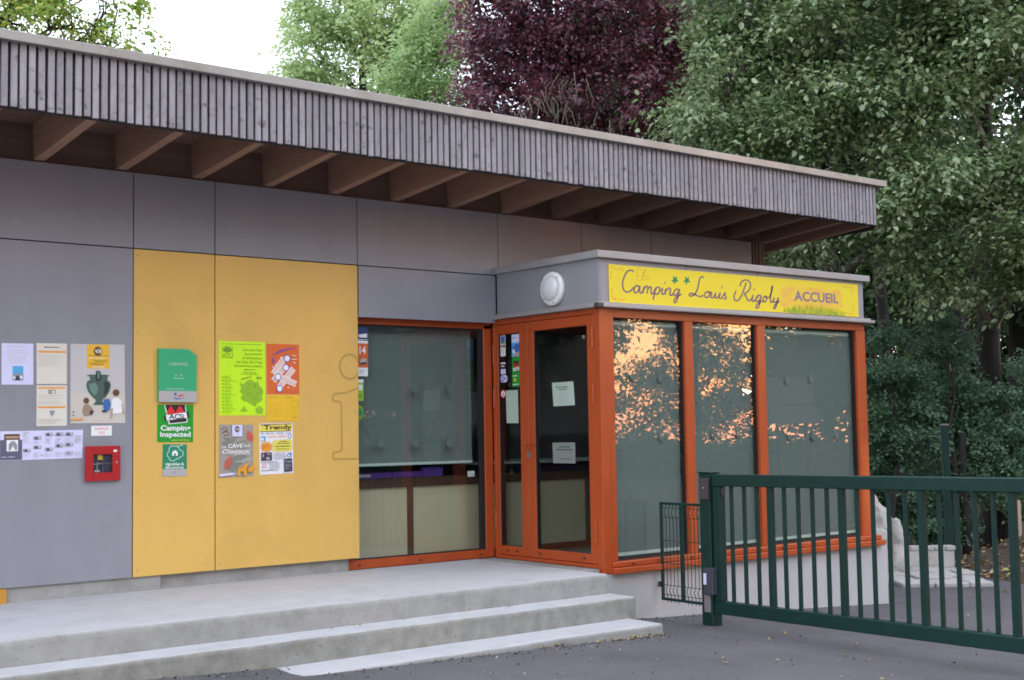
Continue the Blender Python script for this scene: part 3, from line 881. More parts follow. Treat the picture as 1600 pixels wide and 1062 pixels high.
mb = MB(); mb.tube([(3.525, -.008, 1.44), (3.525, -.008, 1.56)], .006, 'steel', 8); mb.tube([(3.50, -.008, 1.545), (3.555, -.008, 1.548)], .005, 'steel', 8); mb.box((3.53, -.012, 1.575), (3.565, -.005, 1.61), 'p_yel', .002)
mb.box((3.495, -.006, 1.486), (3.631, -.0045, 1.613), 'p_dark'); mb.box((3.508, -.012, 1.488), (3.545, -.005, 1.500), 'p_white', .002)
mb.build('valve', rb)

# green plaque (raised), stickers
pq = notice('campsite_plaque', 'raised green plaque with a cut corner and grey foot on the yellow panel', 'plaque', fq((3.991, 2.409), (4.299, 2.409), (4.297, 1.998), (3.992, 2.001)), N0, 'p_green',
       [('r', 0.0, .79, 1, .998, 'p_grey'), ('t', 'CAMPING', .26, .255, .76, .315, 'p_paleprint', .01),
        ('p', [(.445 + .035 * math.sin(k * math.pi / 5) * (1 if k % 2 == 0 else .42), .50 - .026 * math.cos(k * math.pi / 5) * (1 if k % 2 == 0 else .42)) for k in range(10)], 'p_paleprint'),
        ('p', [(.575 + .035 * math.sin(k * math.pi / 5) * (1 if k % 2 == 0 else .42), .50 - .026 * math.cos(k * math.pi / 5) * (1 if k % 2 == 0 else .42)) for k in range(10)], 'p_paleprint'),
        ('g', .33, .54, .70, .575, 1, 'p_paleprint', 'c'), ('g', .18, .735, .82, .77, 1, 'p_paleprint'),
        ('l', [(.38, .91), (.46, .945), (.60, .93), (.66, .90)], .003, 'p_blue'), ('p', [(.40, .84), (.44, .815), (.47, .86), (.45, .88), (.40, .87)], 'p_blue'), ('p', [(.49, .885), (.56, .86), (.70, .845), (.60, .88), (.52, .90)], 'p_red'), ('g', .40, .915, .62, .95, 1, 'p_blue')],
       th=.028, outline=[(0, 0), (.775, 0), (1, .12), (1, 1), (0, 1)])
notice('inspection_sign', 'bright green square sign with a black and red tent emblem below the plaque', 'sign', fq((3.99, 1.98), (4.283, 1.98), (4.28, 1.692), (3.99, 1.697)), N0, 'p_acsi',
       [('p', [(.19, .0), (.78, .0), (.84, .47), (.32, .52)], 'p_white'), ('p', [(.215, .0), (.76, .0), (.815, .45), (.345, .495)], 'black'),
        ('p', [(.24, .25), (.36, .02), (.42, .08), (.50, .235)], 'p_red'), ('p', [(.49, .235), (.60, .02), (.66, .06), (.745, .20)], 'p_red'),
        ('p', [(.18, .29), (.86, .17), (.90, .34), (.20, .44)], 'black'), ('p', [(.235, .275), (.80, .195), (.83, .345), (.255, .42)], 'p_white'), ('t', 'ACSi', .32, .245, .74, .385, 'ink', .03),
        ('t', 'Camping', .09, .545, .92, .735, 'p_white', .03), ('t', 'Inspected', .08, .72, .93, .90, 'p_white', .03), ('t', 'www.ACSI.eu', .39, .915, .90, .965, 'p_lemon', .01)])
vg = [('r', 0, .775, 1, 1, 'p_grey'), ('t', 'vignobles &', .10, .565, .88, .69, 'p_white', .02), ('t', 'découvertes', .10, .68, .88, .76, 'p_white', .02)]
lf = [(.44, .52), (.30, .50), (.26, .42), (.18, .36), (.20, .26), (.26, .22), (.25, .12), (.36, .05), (.48, .06), (.58, .05), (.66, .10), (.68, .17), (.80, .19), (.86, .28), (.82, .36), (.72, .40), (.66, .44), (.56, .46), (.44, .52)]
vg += [('l', lf, .004, 'p_white'), ('l', [(.60, .10), (.70, .04), (.84, .01)], .004, 'p_white'), ('p', [(.38, .36), (.38, .25), (.45, .19), (.55, .19), (.62, .25), (.62, .36), (.54, .36), (.54, .30), (.50, .27), (.46, .30), (.46, .36)], 'p_white'),
       ('l', [(.44, .86), (.50, .89), (.55, .87)], .003, 'p_blue'), ('l', [(.50, .86), (.56, .85)], .003, 'p_red')]
notice('wine_route_sign', 'small dark green sign with a white vine leaf, lowest on the narrow yellow panel', 'sign', fq((4.036, 1.681), (4.228, 1.675), (4.228, 1.433), (4.032, 1.437)), N0, 'p_teal', vg, th=.003)

# posters on the wide yellow panel
mp_ = [(.44, .56), (.52, .58), (.60, .53), (.68, .51), (.76, .55), (.84, .54), (.86, .60), (.93, .63), (.95, .68), (.92, .74), (.94, .79), (.88, .82), (.82, .83), (.78, .88), (.70, .85), (.62, .82), (.52, .80), (.46, .76), (.52, .72), (.44, .68), (.48, .63)]
ay = [('g', .06, .025, .93, .055, 1, 'p_olive', 'c'), ('l', [(.07, .075), (.29, .075), (.29, .225), (.07, .225), (.07, .075)], .004, 'p_limedk'), ('c', .18, .115, .085, 'p_limedk', .62), ('c', .13, .118, .045, 'p_limedk'), ('c', .23, .118, .045, 'p_limedk'), ('r', .165, .135, .195, .16, 'p_limedk'),
      ('t', 'A', .08, .165, .15, .218, 'p_limedk'), ('t', 'Y', .145, .16, .20, .222, 'p_limedk'), ('t', 'C', .205, .165, .28, .22, 'p_limedk'),
      ('t', 'Les marchés', .51, .095, .93, .128, 'p_limedk'), ('t', 'gourmands', .55, .15, .93, .19, 'p_limedk'), ('t', 'et artisanaux', .50, .205, .93, .238, 'p_limedk'), ('t', "de l'été 2017 les", .37, .258, .93, .295, 'p_limedk'), ('t', 'dimanches matins', .32, .312, .93, .345, 'p_limedk'),
      ('g', .46, .37, .85, .395, 1, 'p_limedk', 'c'), ('g', .42, .41, .90, .455, 2, 'p_olive', 'c'), ('p', mp_, 'p_olive'), ('p', [(.47, .505), (.70, .47), (.70, .48), (.48, .52)], 'p_limedk'), ('p', [(.80, .50), (.83, .465), (.85, .49), (.91, .475), (.91, .505), (.84, .50), (.82, .51)], 'p_limedk'),
      ('p', [(.78, .915), (.84, .885), (.95, .91), (.93, .965), (.86, .98), (.80, .96)], 'p_olive'), ('l', [(.80, .91), (.86, .87), (.94, .91)], .003, 'p_limedk'), ('p', [(.45, .93), (.50, .91), (.54, .87), (.56, .92), (.62, .93), (.58, .945), (.46, .945)], 'p_olive')]
for k in range(11):
    vv = .485 + k * .0465
    ay += [('c', .075, vv, .014, 'p_limedk'), ('g', .11, vv - .018, .30, vv - .003, 1, 'p_olive'), ('g', .11, vv + .003, .42 if k % 4 == 1 else .33, vv + .016, 1, 'p_limedk')]
rr0 = random.Random(3)
for k in range(16): ay.append(('c', rr0.uniform(.5, .9), rr0.uniform(.58, .80), .012, 'p_limedk'))
notice('poster', 'fluorescent yellow green market poster with a map', 'poster', fq((4.497, 2.483), (4.899, 2.484), (4.899, 1.895), (4.497, 1.897)), N0, 'p_lime', ay)
def bar2(a, b, wdt, asp):
    (x0_, y0_), (x1_, y1_) = a, b
    dx, dy = x1_ - x0_, (y1_ - y0_) * asp
    l_ = math.hypot(dx, dy); nx, ny_ = -dy / l_ * wdt / 2, dx / l_ * wdt / 2
    return [(x0_ + nx, y0_ + ny_ / asp), (x1_ + nx, y1_ + ny_ / asp), (x1_ - nx, y1_ - ny_ / asp), (x0_ - nx, y0_ - ny_ / asp)]
og = []
asp = .407 / .295
for a, b in (((.54, .28), (.20, .60)), ((.58, .42), (.20, .74)), ((.82, .48), (.36, .88)), ((.38, .66), (.90, .80))):
    og.append(('p', bar2(a, b, .17, asp), 'p_white'))
    for o_ in (-.05, -.015, .02, .05):
        dx, dy = b[0] - a[0], (b[1] - a[1]) * asp; l_ = math.hypot(dx, dy); nx, ny_ = -dy / l_ * o_, dx / l_ * o_ / asp
        og.append(('l', [(a[0] + nx, a[1] + ny_), (b[0] + nx, b[1] + ny_)], .0035, 'p_rust'))
for u, v_ in ((.62, .285), (.58, .47), (.33, .66), (.38, .89)):
    og += [('c', u, v_, .10, 'p_violet'), ('c', u, v_, .078, 'p_white')]
og += [('t', '5', .14, .28, .25, .39, 'p_violet'), ('l', [(.20, .22), (.40, .13), (.62, .10)], .006, 'p_violet'), ('l', [(.28, .19), (.55, .12), (.88, .06)], .006, 'p_violet'), ('l', [(.76, .22), (.90, .23)], .005, 'p_white'), ('l', [(.76, .30), (.92, .30)], .005, 'p_white'), ('l', [(.80, .35), (.88, .39)], .005, 'p_white'),
       ('c', .18, .46, .018, 'p_white'), ('c', .26, .42, .018, 'p_white'), ('c', .42, .28, .018, 'p_white'), ('c', .64, .87, .02, 'p_white'), ('g', .80, .94, .90, .965, 1, 'p_violet')]
notice('poster', 'rust orange poster with white striped sticks and blue rings', 'poster', fq((4.91, 2.472), (5.207, 2.472), (5.207, 2.066), (4.914, 2.066)), N0, 'p_rust', og)
fm = [('g', .04, .05, .45, .11, 1, 'p_formln'), ('l', [(.03, .13), (.46, .13)], .0012, 'p_formln'), ('g', .54, .05, .97, .13, 2, 'p_formln')]
for k in range(7): fm += [('l', [(.03, .32 + k * .09), (.46, .32 + k * .09)], .0012, 'p_formln'), ('l', [(.54, .20 + k * .11), (.74, .20 + k * .11)], .0012, 'p_formln')]
fm += [('l', [(.27, .32), (.27, .9)], .0012, 'p_formln'), ('l', [(.77, .20), (.96, .20), (.96, .46), (.77, .46), (.77, .20)], .002, 'p_formln'), ('l', [(.80, .60), (.94, .60), (.94, .72), (.80, .72), (.80, .60)], .002, 'p_formln'), ('l', [(.77, .83), (.97, .83)], .002, 'p_formln'), ('g', .78, .86, .96, .93, 1, 'p_formln')]
notice('paper_form', 'yellow two column form below the rust orange poster', 'form', fq((4.914, 2.056), (5.207, 2.055), (5.206, 1.851), (4.913, 1.856)), N0, 'p_form', fm)
def feather(cx, cy, ln, ang, m, n=9):
    es = []
    ca, sa = math.cos(ang), math.sin(ang)
    for k in range(n):
        t = k / (n - 1); wd = .10 * math.sin(math.pi * (.15 + .8 * t))
        for sgn in (-1, 1):
            p0 = (t - .5) * ln; x0_, y0_ = p0 * ca, p0 * sa
            x1_, y1_ = (p0 + .07) * ca - sgn * wd * sa, (p0 + .07) * sa + sgn * wd * ca
            es.append(('l', [(cx + x0_, cy + y0_ * .72), (cx + x1_, cy + y1_ * .72)], .006, m))
    return es
cv = [('p', [(.05, .34), (.30, .26), (.52, .25), (.38, .38), (.20, .45)], 'p_cavedk'), ('p', [(.50, .34), (.78, .30), (.72, .42), (.55, .46)], 'p_cavedk'), ('p', [(.35, .62), (.66, .56), (.82, .62), (.60, .80), (.40, .92), (.22, .86)], 'p_cavedk'),
      ('l', [(.04, .10), (.14, .05), (.24, .08), (.20, .13), (.08, .16), (.18, .11), (.30, .18)], .006, 'p_brown'), ('l', [(.28, .20), (.16, .20), (.13, .25), (.20, .28), (.28, .26)], .006, 'p_brown'),
      ('c', .72, .38, .12, 'p_cavedk'), ('c', .72, .385, .08, 'p_cave')]
cv += feather(.88, .20, .26, 1.2, 'p_coral') + feather(.24, .75, .30, -1.15, 'p_coral')
cv += [('r', .36, 0.005, .66, .225, 'paper_blue'), ('c', .515, .088, .085, 'p_brown'), ('c', .53, .088, .068, 'paper_blue'), ('c', .51, .088, .068, 'p_brown'), ('t', 'ViX', .45, .065, .575, .11, 'paper_blue', .02), ('g', .42, .17, .60, .20, 1, 'ink_pale', 'c'),
       ('t', 'LA', .07, .40, .20, .445, 'p_white', .02), ('t', 'CAVE', .24, .365, .66, .445, 'p_white', .03), ('t', 'AUX', .70, .385, .89, .435, 'p_white', .02), ('t', 'Oiseaux', .07, .465, .90, .555, 'p_white', .012, .35), ('l', [(.40, .575), (.90, .57)], .003, 'p_white'),
       ('t', 'Exposition', .66, .655, .93, .68, 'p_white', .012), ('g', .46, .695, .94, .72, 1, 'p_white'),
       ('p', [(.50, .95), (.56, .80), (.62, .79), (.60, .86), (.68, .80), (.80, .745), (.86, .74), (.78, .84), (.80, .92), (.78, .985), (.70, .985), (.70, .90), (.60, .90), (.60, .985), (.55, .98)], 'p_amber'), ('p', [(.84, .84), (.92, .80), (.99, .76), (.99, .88), (.90, .93), (.82, .90)], 'p_amber'),
       ('p', [(0, .935), (.40, .915), (.40, .955), (0, .98)], 'paper_blue'), ('r', .43, .925, .47, .95, 'paper_blue')]
notice('poster', 'grey brown exhibition poster with red feathers and white script', 'poster', fq((4.499, 1.825), (4.792, 1.821), (4.791, 1.413), (4.496, 1.411)), N0, 'p_cave', cv)
burst = []
for k in range(22):
    a = 2 * math.pi * k / 22; r_ = (.235 if k % 2 == 0 else .15)
    burst.append((max(.015, .20 + r_ * math.cos(a) * .95), .46 + r_ * math.sin(a) * .52))
td = [('r', .02, .02, .97, .155, 'p_lemon'), ('l', [(.02, .025), (.97, .015)], .006, 'p_brown'), ('l', [(.02, .16), (.95, .155)], .006, 'p_brown'), ('t', 'Trendy', .13, .03, .97, .15, 'p_brown', .035), ('t', 'BAR  ·  MINI GOLF  ·  TERRASSE  ·  GLACES', .05, .185, .95, .212, 'ink', .01), ('t', "TOUT L'ÉTÉ !", .23, .235, .80, .285, 'p_amber', .03),
      ('r', .03, .25, .18, .35, 'p_sky'), ('c', .08, .315, .05, 'p_white'), ('r', .03, .335, .18, .35, 'p_grass'), ('c', .90, .265, .058, 'p_blue'), ('c', .90, .265, .040, 'p_white'), ('p', burst, 'p_amber'), ('g', .06, .42, .36, .49, 2, 'p_rust'),
      ('p', [(.39, .34), (.88, .32), (.97, .345), (.97, .53), (.92, .56), (.40, .56), (.38, .45)], 'p_lemon'), ('g', .52, .345, .90, .42, 2, 'ink', 'c'), ('g', .42, .44, .95, .48, 1, 'ink', 'c'), ('g', .45, .50, .92, .525, 1, 'ink', 'c'),
      ('r', .04, .57, .36, .73, 'p_dark'), ('r', .08, .60, .12, .66, 'p_skin'), ('r', .19, .66, .29, .71, 'p_grey'), ('r', .22, .59, .33, .62, 'p_mid'), ('g', .40, .58, .78, .72, 4, 'ink_grey', 'c'), ('p', [(.80, .64), (.84, .60), (.94, .59), (.94, .67), (.86, .68)], 'p_blue'), ('c', .87, .645, .03, 'p_white'),
      ('g', .04, .75, .68, .775, 1, 'ink'), ('g', .18, .78, .68, .90, 4, 'ink_grey', 'c'), ('g', .04, .91, .68, .935, 1, 'ink'), ('l', [(.09, .86), (.09, .80), (.17, .785), (.17, .85)], .004, 'p_coral'), ('c', .075, .862, .02, 'p_coral'), ('c', .155, .852, .02, 'p_coral'),
      ('p', [(.71, .71), (.95, .70), (.96, .96), (.71, .97)], 'p_dark'), ('t', 'Trendy', .74, .75, .93, .785, 'paper_blue', .01), ('g', .74, .81, .93, .93, 5, 'p_mid')]
notice('poster', 'white summer poster with a yellow heading and orange star burst', 'poster', fq((4.845, 1.829), (5.144, 1.831), (5.151, 1.426), (4.847, 1.421)), N0, 'paper', td)

# stickers on the inside of the left window
wy = WY + .028
notice('window_sticker', 'red and white number sticker at the top left of the left window', 'sticker', [(5.775, wy, 2.64), (5.934, wy, 2.64), (5.930, wy, 2.226), (5.775, wy, 2.226)], N0, 'p_white',
       [('r', 0, 0, 1, .26, 'p_navy'), ('p', [(.4, .16), (.95, .13), (.95, .22), (.45, .22)], 'p_white'), ('r', 0, .32, 1, .82, 'p_rust'), ('t', '14', .46, .38, .86, .54, 'p_white', .03), ('c', .72, .69, .22, 'p_grey', .75), ('p', [(.52, .72), (.92, .70), (.90, .75), (.55, .77)], 'p_dark'), ('g', .45, .86, .95, .95, 2, 'ink_grey')], th=.0008)
notice('window_sticker', 'narrow green sticker below the red number sticker', 'sticker', [(5.775, wy, 2.198), (5.886, wy, 2.198), (5.884, wy, 2.015), (5.775, wy, 2.015)], N0, 'p_olive', [('r', 0, 0, 1, .16, 'p_white'), ('r', .55, .25, .9, .5, 'p_white'), ('r', .5, .7, .9, .85, 'p_grass')], th=.0008)
o = notice('window_sticker', 'dark green round sticker lowest at the left edge of the left window', 'sticker', [(5.775, wy, 1.985), (5.885, wy, 1.985), (5.885, wy, 1.845), (5.775, wy, 1.845)], N0, 'p_grass', [('c', .6, .5, .3, 'p_teal')], th=.0008, outline=[(.5 + .5 * math.cos(a), .5 + .5 * math.sin(a)) for a in np.linspace(0, 6.2832, 19)[:-1]])

# stickers and notes on the entrance door
ND = (-1, 0, 0)
dxg = DX + .0255
def dq(y0, y1, z0, z1): return [(dxg, y0, z1), (dxg, y1, z1), (dxg, y1, z0), (dxg, y0, z0)]
notice('door_sticker', 'white sticker with a blue landscape at the top left of the narrow door leaf', 'sticker', dq(-.018, -.092, 2.42, 2.60), ND, 'p_white', [('r', .08, .04, .92, .34, 'p_blue'), ('p', [(.08, .3), (.5, .24), (.92, .3), (.92, .38), (.08, .38)], 'p_grass'), ('r', .05, .42, .46, .56, 'p_rust'), ('r', .52, .42, .95, .56, 'p_navy'), ('g', .1, .62, .9, .92, 4, 'ink_grey')], th=.0008)
notice('door_sticker', 'tall light blue sticker at the top right of the narrow door leaf', 'sticker', dq(-.185, -.30, 2.405, 2.60), ND, 'p_sky', [('r', .0, .0, 1, .33, 'paper_blue'), ('g', .08, .10, .80, .24, 1, 'p_sky'), ('p', [(.1, .55), (.5, .42), (.95, .40), (.95, .75), (.4, .80), (.15, .72)], 'p_blue'), ('p', [(.2, .85), (1, .80), (1, .97), (.3, .97)], 'p_skin'), ('p', [(.05, .7), (.3, .62), (.45, .8), (.2, .86)], 'p_white')], th=.0008)
notice('door_sticker', 'green sticker with a black and red tent emblem on the narrow door leaf', 'sticker', dq(-.187, -.302, 2.135, 2.40), ND, 'p_acsi', [('p', [(.15, .12), (.82, .12), (.85, .50), (.18, .50)], 'black'), ('p', [(.2, .33), (.35, .15), (.5, .33)], 'p_red'), ('p', [(.5, .33), (.66, .15), (.8, .33)], 'p_red'), ('p', [(.13, .36), (.86, .33), (.88, .45), (.15, .48)], 'p_white'), ('t', 'ACSI', .27, .37, .74, .45, 'ink', .03), ('g', .06, .60, .94, .68, 1, 'p_white'), ('r', .2, .72, .42, .82, 'p_lemon'), ('r', .45, .73, .56, .82, 'p_rust'), ('g', .06, .90, .94, .96, 1, 'p_white')], th=.0008)
notice('door_sticker', 'narrow dark sticker with pale bars above the blue pale one', 'sticker', dq(-.018, -.09, 2.31, 2.362), ND, 'p_dark', [('r', 0, 0, 1, .22, 'p_white'), ('g', .1, .45, .9, .85, 1, 'p_white')], th=.0008)
notice('door_sticker', 'plain pale sticker just above the oval blue and white one', 'sticker', dq(-.018, -.088, 2.255, 2.302), ND, 'paper_blue', [('g', .1, .2, .9, .8, 2, 'ink_pale')], th=.0008)
notice('door_sticker', 'oval blue and white wireless sticker on the narrow door leaf', 'sticker', dq(-.012, -.112, 2.18, 2.245), ND, 'paper_blue', [('p', [(.06, .5), (.12, .15), (.5, .12), (.5, .88), (.12, .85)], 'p_blue'), ('t', 'Wi', .12, .25, .46, .72, 'p_white', .02), ('t', 'Fi', .56, .25, .84, .75, 'p_navy', .02)], th=.0008,
       outline=[(.5 + .5 * abs(math.cos(a)) ** .6 * (1 if math.cos(a) > 0 else -1), .5 + .5 * abs(math.sin(a)) ** .6 * (1 if math.sin(a) > 0 else -1)) for a in np.linspace(0, 6.2832, 25)[:-1]])
notice('door_sticker', 'round white sticker with a red ring on the narrow door leaf', 'sticker', dq(-.012, -.082, 2.035, 2.115), ND, 'p_red', [('c', .5, .5, .40, 'p_white'), ('l', [(.52, .25), (.54, .5), (.38, .72)], .008, 'ink'), ('l', [(.54, .5), (.62, .74)], .008, 'ink')], th=.0008, outline=[(.5 + .5 * math.cos(a), .5 + .5 * math.sin(a)) for a in np.linspace(0, 6.2832, 21)[:-1]])
notice('door_note', 'tall pale note on the narrow door leaf', 'note', [(dxg, -.085, 2.105), (dxg, -.262, 2.105), (dxg, -.266, 1.805), (dxg, -.093, 1.808)], ND, 'p_glasspaper', [('g', .2, .05, .7, .14, 2, 'ink_grey', 'c'), ('g', .08, .2, .92, .9, 14, 'p_paleprint')], th=.0008)
notice('door_note', 'bright tilted note on the wide door leaf', 'note', [(dxg, -.743, 2.15), (dxg, -1.028, 2.152), (dxg, -1.043, 1.948), (dxg, -.759, 1.944)], ND, 'p_glasspaper', [('g', .22, .06, .78, .12, 1, 'ink_grey', 'c'), ('t', 'Fermeture', .18, .14, .76, .26, 'p_urn_dk', .01), ('g', .2, .28, .78, .36, 1, 'p_urn_dk', 'c'), ('g', .22, .42, .78, .92, 7, 'ink_grey', 'c')], th=.0008)
notice('door_note', 'dim grey note low on the wide door leaf', 'note', [(dxg, -.735, 1.63), (dxg, -1.035, 1.63), (dxg, -1.037, 1.452), (dxg, -.74, 1.452)], ND, 'p_glasspaper2', [('g', .15, .15, .9, .42, 2, 'ink', 'c'), ('g', .3, .75, .85, .85, 1, 'ink', 'c')], th=.0008)
o = MB(); o.tube([(DX + .3, -.86, 2.53), (DX + .3, -.86, 2.56)], .012, 'p_white', 8); o = o.build('door_contact'); tag(o, 'tiny white sensor glimpsed through the top of the wide door leaf', 'sensor')

# suction hooks on the glass, seen as pale discs against the blinds
hook_b = 'pale suction hooks on the bay windows'
def hook(x, y, z, label, grp, nrm=(0, 1, 0), m='p_glassdisc'):
    mb = MB()
    prof = [(.0, .030), (.004, .034), (.010, .028), (.016, .016), (.022, .008)]
    n = 14; vs_ = []
    for d_, r_ in prof:
        for k in range(n):
            a = 2 * math.pi * k / n
            vs_.append((x + r_ * math.cos(a), y + d_, z + r_ * 1.25 * math.sin(a)))
    fs = [(i * n + k, i * n + (k + 1) % n, (i + 1) * n + (k + 1) % n, (i + 1) * n + k) for i in range(len(prof) - 1) for k in range(n)] + [tuple(range(n)), tuple(range(len(prof) * n - 1, (len(prof) - 1) * n - 1, -1))]
    mb.add(vs_, fs, m)
    o = mb.build('suction_hook', smooth=False)
    mb2 = MB(); mb2.tube([(x, y + .018, z - .005), (x, y + .03, z - .03), (x, y + .04, z - .045), (x, y + .045, z - .03)], .005, 'p_hookshade', 6); mb2.build('hook', o)
    tag(o, label, 'suction hook', grp)
flat('p_glassdisc', (.180, .206, .203)); flat('p_hookshade', (.12, .138, .135))  # hook darker than the blind, painting the shadow below each disc
pn = ('left', 'middle', 'right')
for x, z, lab in ((8.028, 2.175, 'pale suction hook on the first bay pane from the door, upper right'), (7.698, 2.183, 'pale suction hook on the first bay pane from the door, upper left'), (8.026, 1.662, 'pale suction hook on the first bay pane from the door, below'),
                  (8.683, 2.171, 'pale suction hook alone at the top of the middle bay pane'), (8.689, 1.674, 'pale suction hook on the middle bay pane, lower left'), (9.005, 1.681, 'pale suction hook on the middle bay pane, lower right'),
                  (9.718, 2.176, 'pale suction hook on the last bay pane, upper left'), (10.07, 2.193, 'pale suction hook on the last bay pane, upper right'), (9.73, 1.64, 'pale suction hook on the last bay pane, lower left'), (10.081, 1.634, 'pale suction hook on the last bay pane, lower middle'), (10.444, 1.628, 'pale suction hook on the last bay pane, lower right')):
    hook(x, BY + .026, z, lab, hook_b)
for x, z, lab in ((6.066, 1.647, 'suction hook on the left window, lowest row, nearest the yellow panel'), (6.432, 1.64, 'suction hook in the middle of the lowest row on the left window'), (6.799, 1.632, 'suction hook on the left window, lowest row, nearest the door'), (6.425, 2.12, 'suction hook on the left window, upper row, left of two'), (6.807, 2.134, 'suction hook on the left window, upper row, right of two')):
    hook(x, WY + .04, z, lab, 'suction hooks on the left window')
for x, z, k in ((DX + .0, 0, 0),):
    pass

# ------------------------------------------------------------------ sign over the bay windows
SY = -1.4015
sg_pl = Plane([(7.373, SY, 3.118), (10.746, SY, 3.131), (10.749, SY, 2.806), (7.375, SY, 2.792)], N0)
mb = MB()
v = [Vector(p) for p in sg_pl.q] + [Vector(p) + Vector((0, -.008, 0)) for p in sg_pl.q]
mb.add(v, [(0, 1, 2, 3), (7, 6, 5, 4), (0, 1, 5, 4), (1, 2, 6, 5), (2, 3, 7, 6), (3, 0, 4, 7)], 'p_sign')
SG = mb.build('campsite_sign'); tag(SG, 'long yellow campsite sign with mauve script over the bay windows', 'sign')
yS = SY - .0084
STROKES = [[(7.657, 3.065), (7.645, 3.078), (7.614, 3.079), (7.578, 3.06), (7.546, 3.016), (7.529, 2.967), (7.531, 2.922), (7.552, 2.897), (7.583, 2.891), (7.619, 2.904), (7.656, 2.936)], [(7.719, 2.939), (7.698, 2.954), (7.672, 2.941), (7.659, 2.914), (7.665, 2.891), (7.691, 2.893), (7.718, 2.924), (7.732, 2.955)], [(7.732, 2.955), (7.723, 2.913), (7.733, 2.889), (7.759, 2.904), (7.782, 2.951)], [(7.782, 2.951), (7.767, 2.889)], [(7.772, 2.923), (7.805, 2.952), (7.824, 2.945), (7.811, 2.889)], [(7.818, 2.922), (7.85, 2.949), (7.866, 2.944), (7.859, 2.901), (7.872, 2.889), (7.894, 2.907), (7.919, 2.947)], [(7.919, 2.947), (7.898, 2.884), (7.883, 2.838)], [(7.905, 2.915), (7.938, 2.951), (7.967, 2.945), (7.958, 2.91), (7.93, 2.89), (7.907, 2.898)], [(7.958, 2.91), (8.005, 2.951)], [(8.005, 2.951), (7.99, 2.908), (8.0, 2.893), (8.024, 2.906), (8.045, 2.946)], [(8.045, 2.946), (8.035, 2.891)], [(8.039, 2.922), (8.078, 2.951), (8.099, 2.942), (8.087, 2.902), (8.102, 2.888), (8.133, 2.908)], [(8.205, 2.939), (8.178, 2.949), (8.147, 2.928), (8.138, 2.896), (8.159, 2.89), (8.193, 2.919), (8.213, 2.951)], [(8.213, 2.951), (8.188, 2.876), (8.165, 2.836), (8.143, 2.827), (8.142, 2.85), (8.181, 2.883), (8.237, 2.909)], [(8.522, 3.067), (8.5, 3.077), (8.471, 3.056), (8.452, 2.999), (8.433, 2.951), (8.392, 2.909), (8.347, 2.894), (8.331, 2.908), (8.359, 2.922), (8.409, 2.91), (8.465, 2.897), (8.516, 2.912)], [(8.58, 2.947), (8.548, 2.941), (8.529, 2.912), (8.54, 2.893), (8.574, 2.899), (8.595, 2.928), (8.58, 2.947), (8.605, 2.938), (8.626, 2.945)], [(8.626, 2.945), (8.609, 2.905), (8.624, 2.893), (8.652, 2.908), (8.674, 2.944)], [(8.674, 2.944), (8.664, 2.903), (8.679, 2.894), (8.708, 2.91), (8.736, 2.947)], [(8.736, 2.947), (8.719, 2.906), (8.733, 2.893), (8.761, 2.908), (8.803, 2.955)], [(8.803, 2.955), (8.797, 2.93), (8.812, 2.907), (8.796, 2.892), (8.772, 2.897)], [(8.948, 2.976), (8.919, 2.932), (8.921, 2.894), (8.952, 2.881), (8.992, 2.904), (9.032, 2.955), (9.063, 3.012), (9.087, 3.06)], [(9.061, 2.957), (9.051, 2.93)], [(9.001, 3.017), (9.019, 3.056), (9.073, 3.081), (9.129, 3.071), (9.146, 3.034), (9.126, 2.992), (9.087, 2.966), (9.061, 2.961)], [(9.061, 2.961), (9.088, 2.917), (9.109, 2.892), (9.154, 2.91), (9.183, 2.95)], [(9.183, 2.95), (9.162, 2.902), (9.174, 2.887), (9.211, 2.909), (9.255, 2.949)], [(9.283, 2.944), (9.251, 2.949), (9.22, 2.922), (9.213, 2.896), (9.238, 2.888), (9.275, 2.916), (9.293, 2.95)], [(9.293, 2.95), (9.261, 2.864), (9.234, 2.828), (9.211, 2.831), (9.224, 2.858), (9.276, 2.886), (9.322, 2.905)], [(9.358, 2.946), (9.330, 2.936), (9.313, 2.909), (9.322, 2.890), (9.348, 2.896), (9.366, 2.922), (9.358, 2.946), (9.374, 2.934), (9.392, 2.930)], [(9.392, 2.930), (9.420, 2.960), (9.446, 3.01), (9.456, 3.037), (9.448, 3.045), (9.440, 3.02), (9.426, 2.958), (9.416, 2.909), (9.430, 2.89), (9.46, 2.912), (9.477, 2.939)], [(9.477, 2.939), (9.46, 2.906), (9.475, 2.891), (9.507, 2.906), (9.537, 2.944)], [(9.537, 2.944), (9.503, 2.871), (9.478, 2.835), (9.461, 2.84), (9.483, 2.87), (9.552, 2.912)]]
SDOTS = [(8.033, 2.995), (8.755, 2.996), (9.196, 3.0)]
BUTTER = [[(7.703, 3.094), (7.687, 3.086), (7.707, 3.049), (7.701, 3.033), (7.722, 3.038)], [(7.703, 3.094), (7.744, 3.093), (7.77, 3.064), (7.763, 3.022), (7.773, 3.007)], [(7.763, 3.022), (7.808, 3.101), (7.797, 3.092), (7.78, 3.053), (7.8, 3.039), (7.842, 3.023), (7.815, 3.013), (7.773, 3.007)], [(7.722, 3.038), (7.69, 3.021), (7.7, 2.999), (7.741, 3.002), (7.763, 3.022)]]
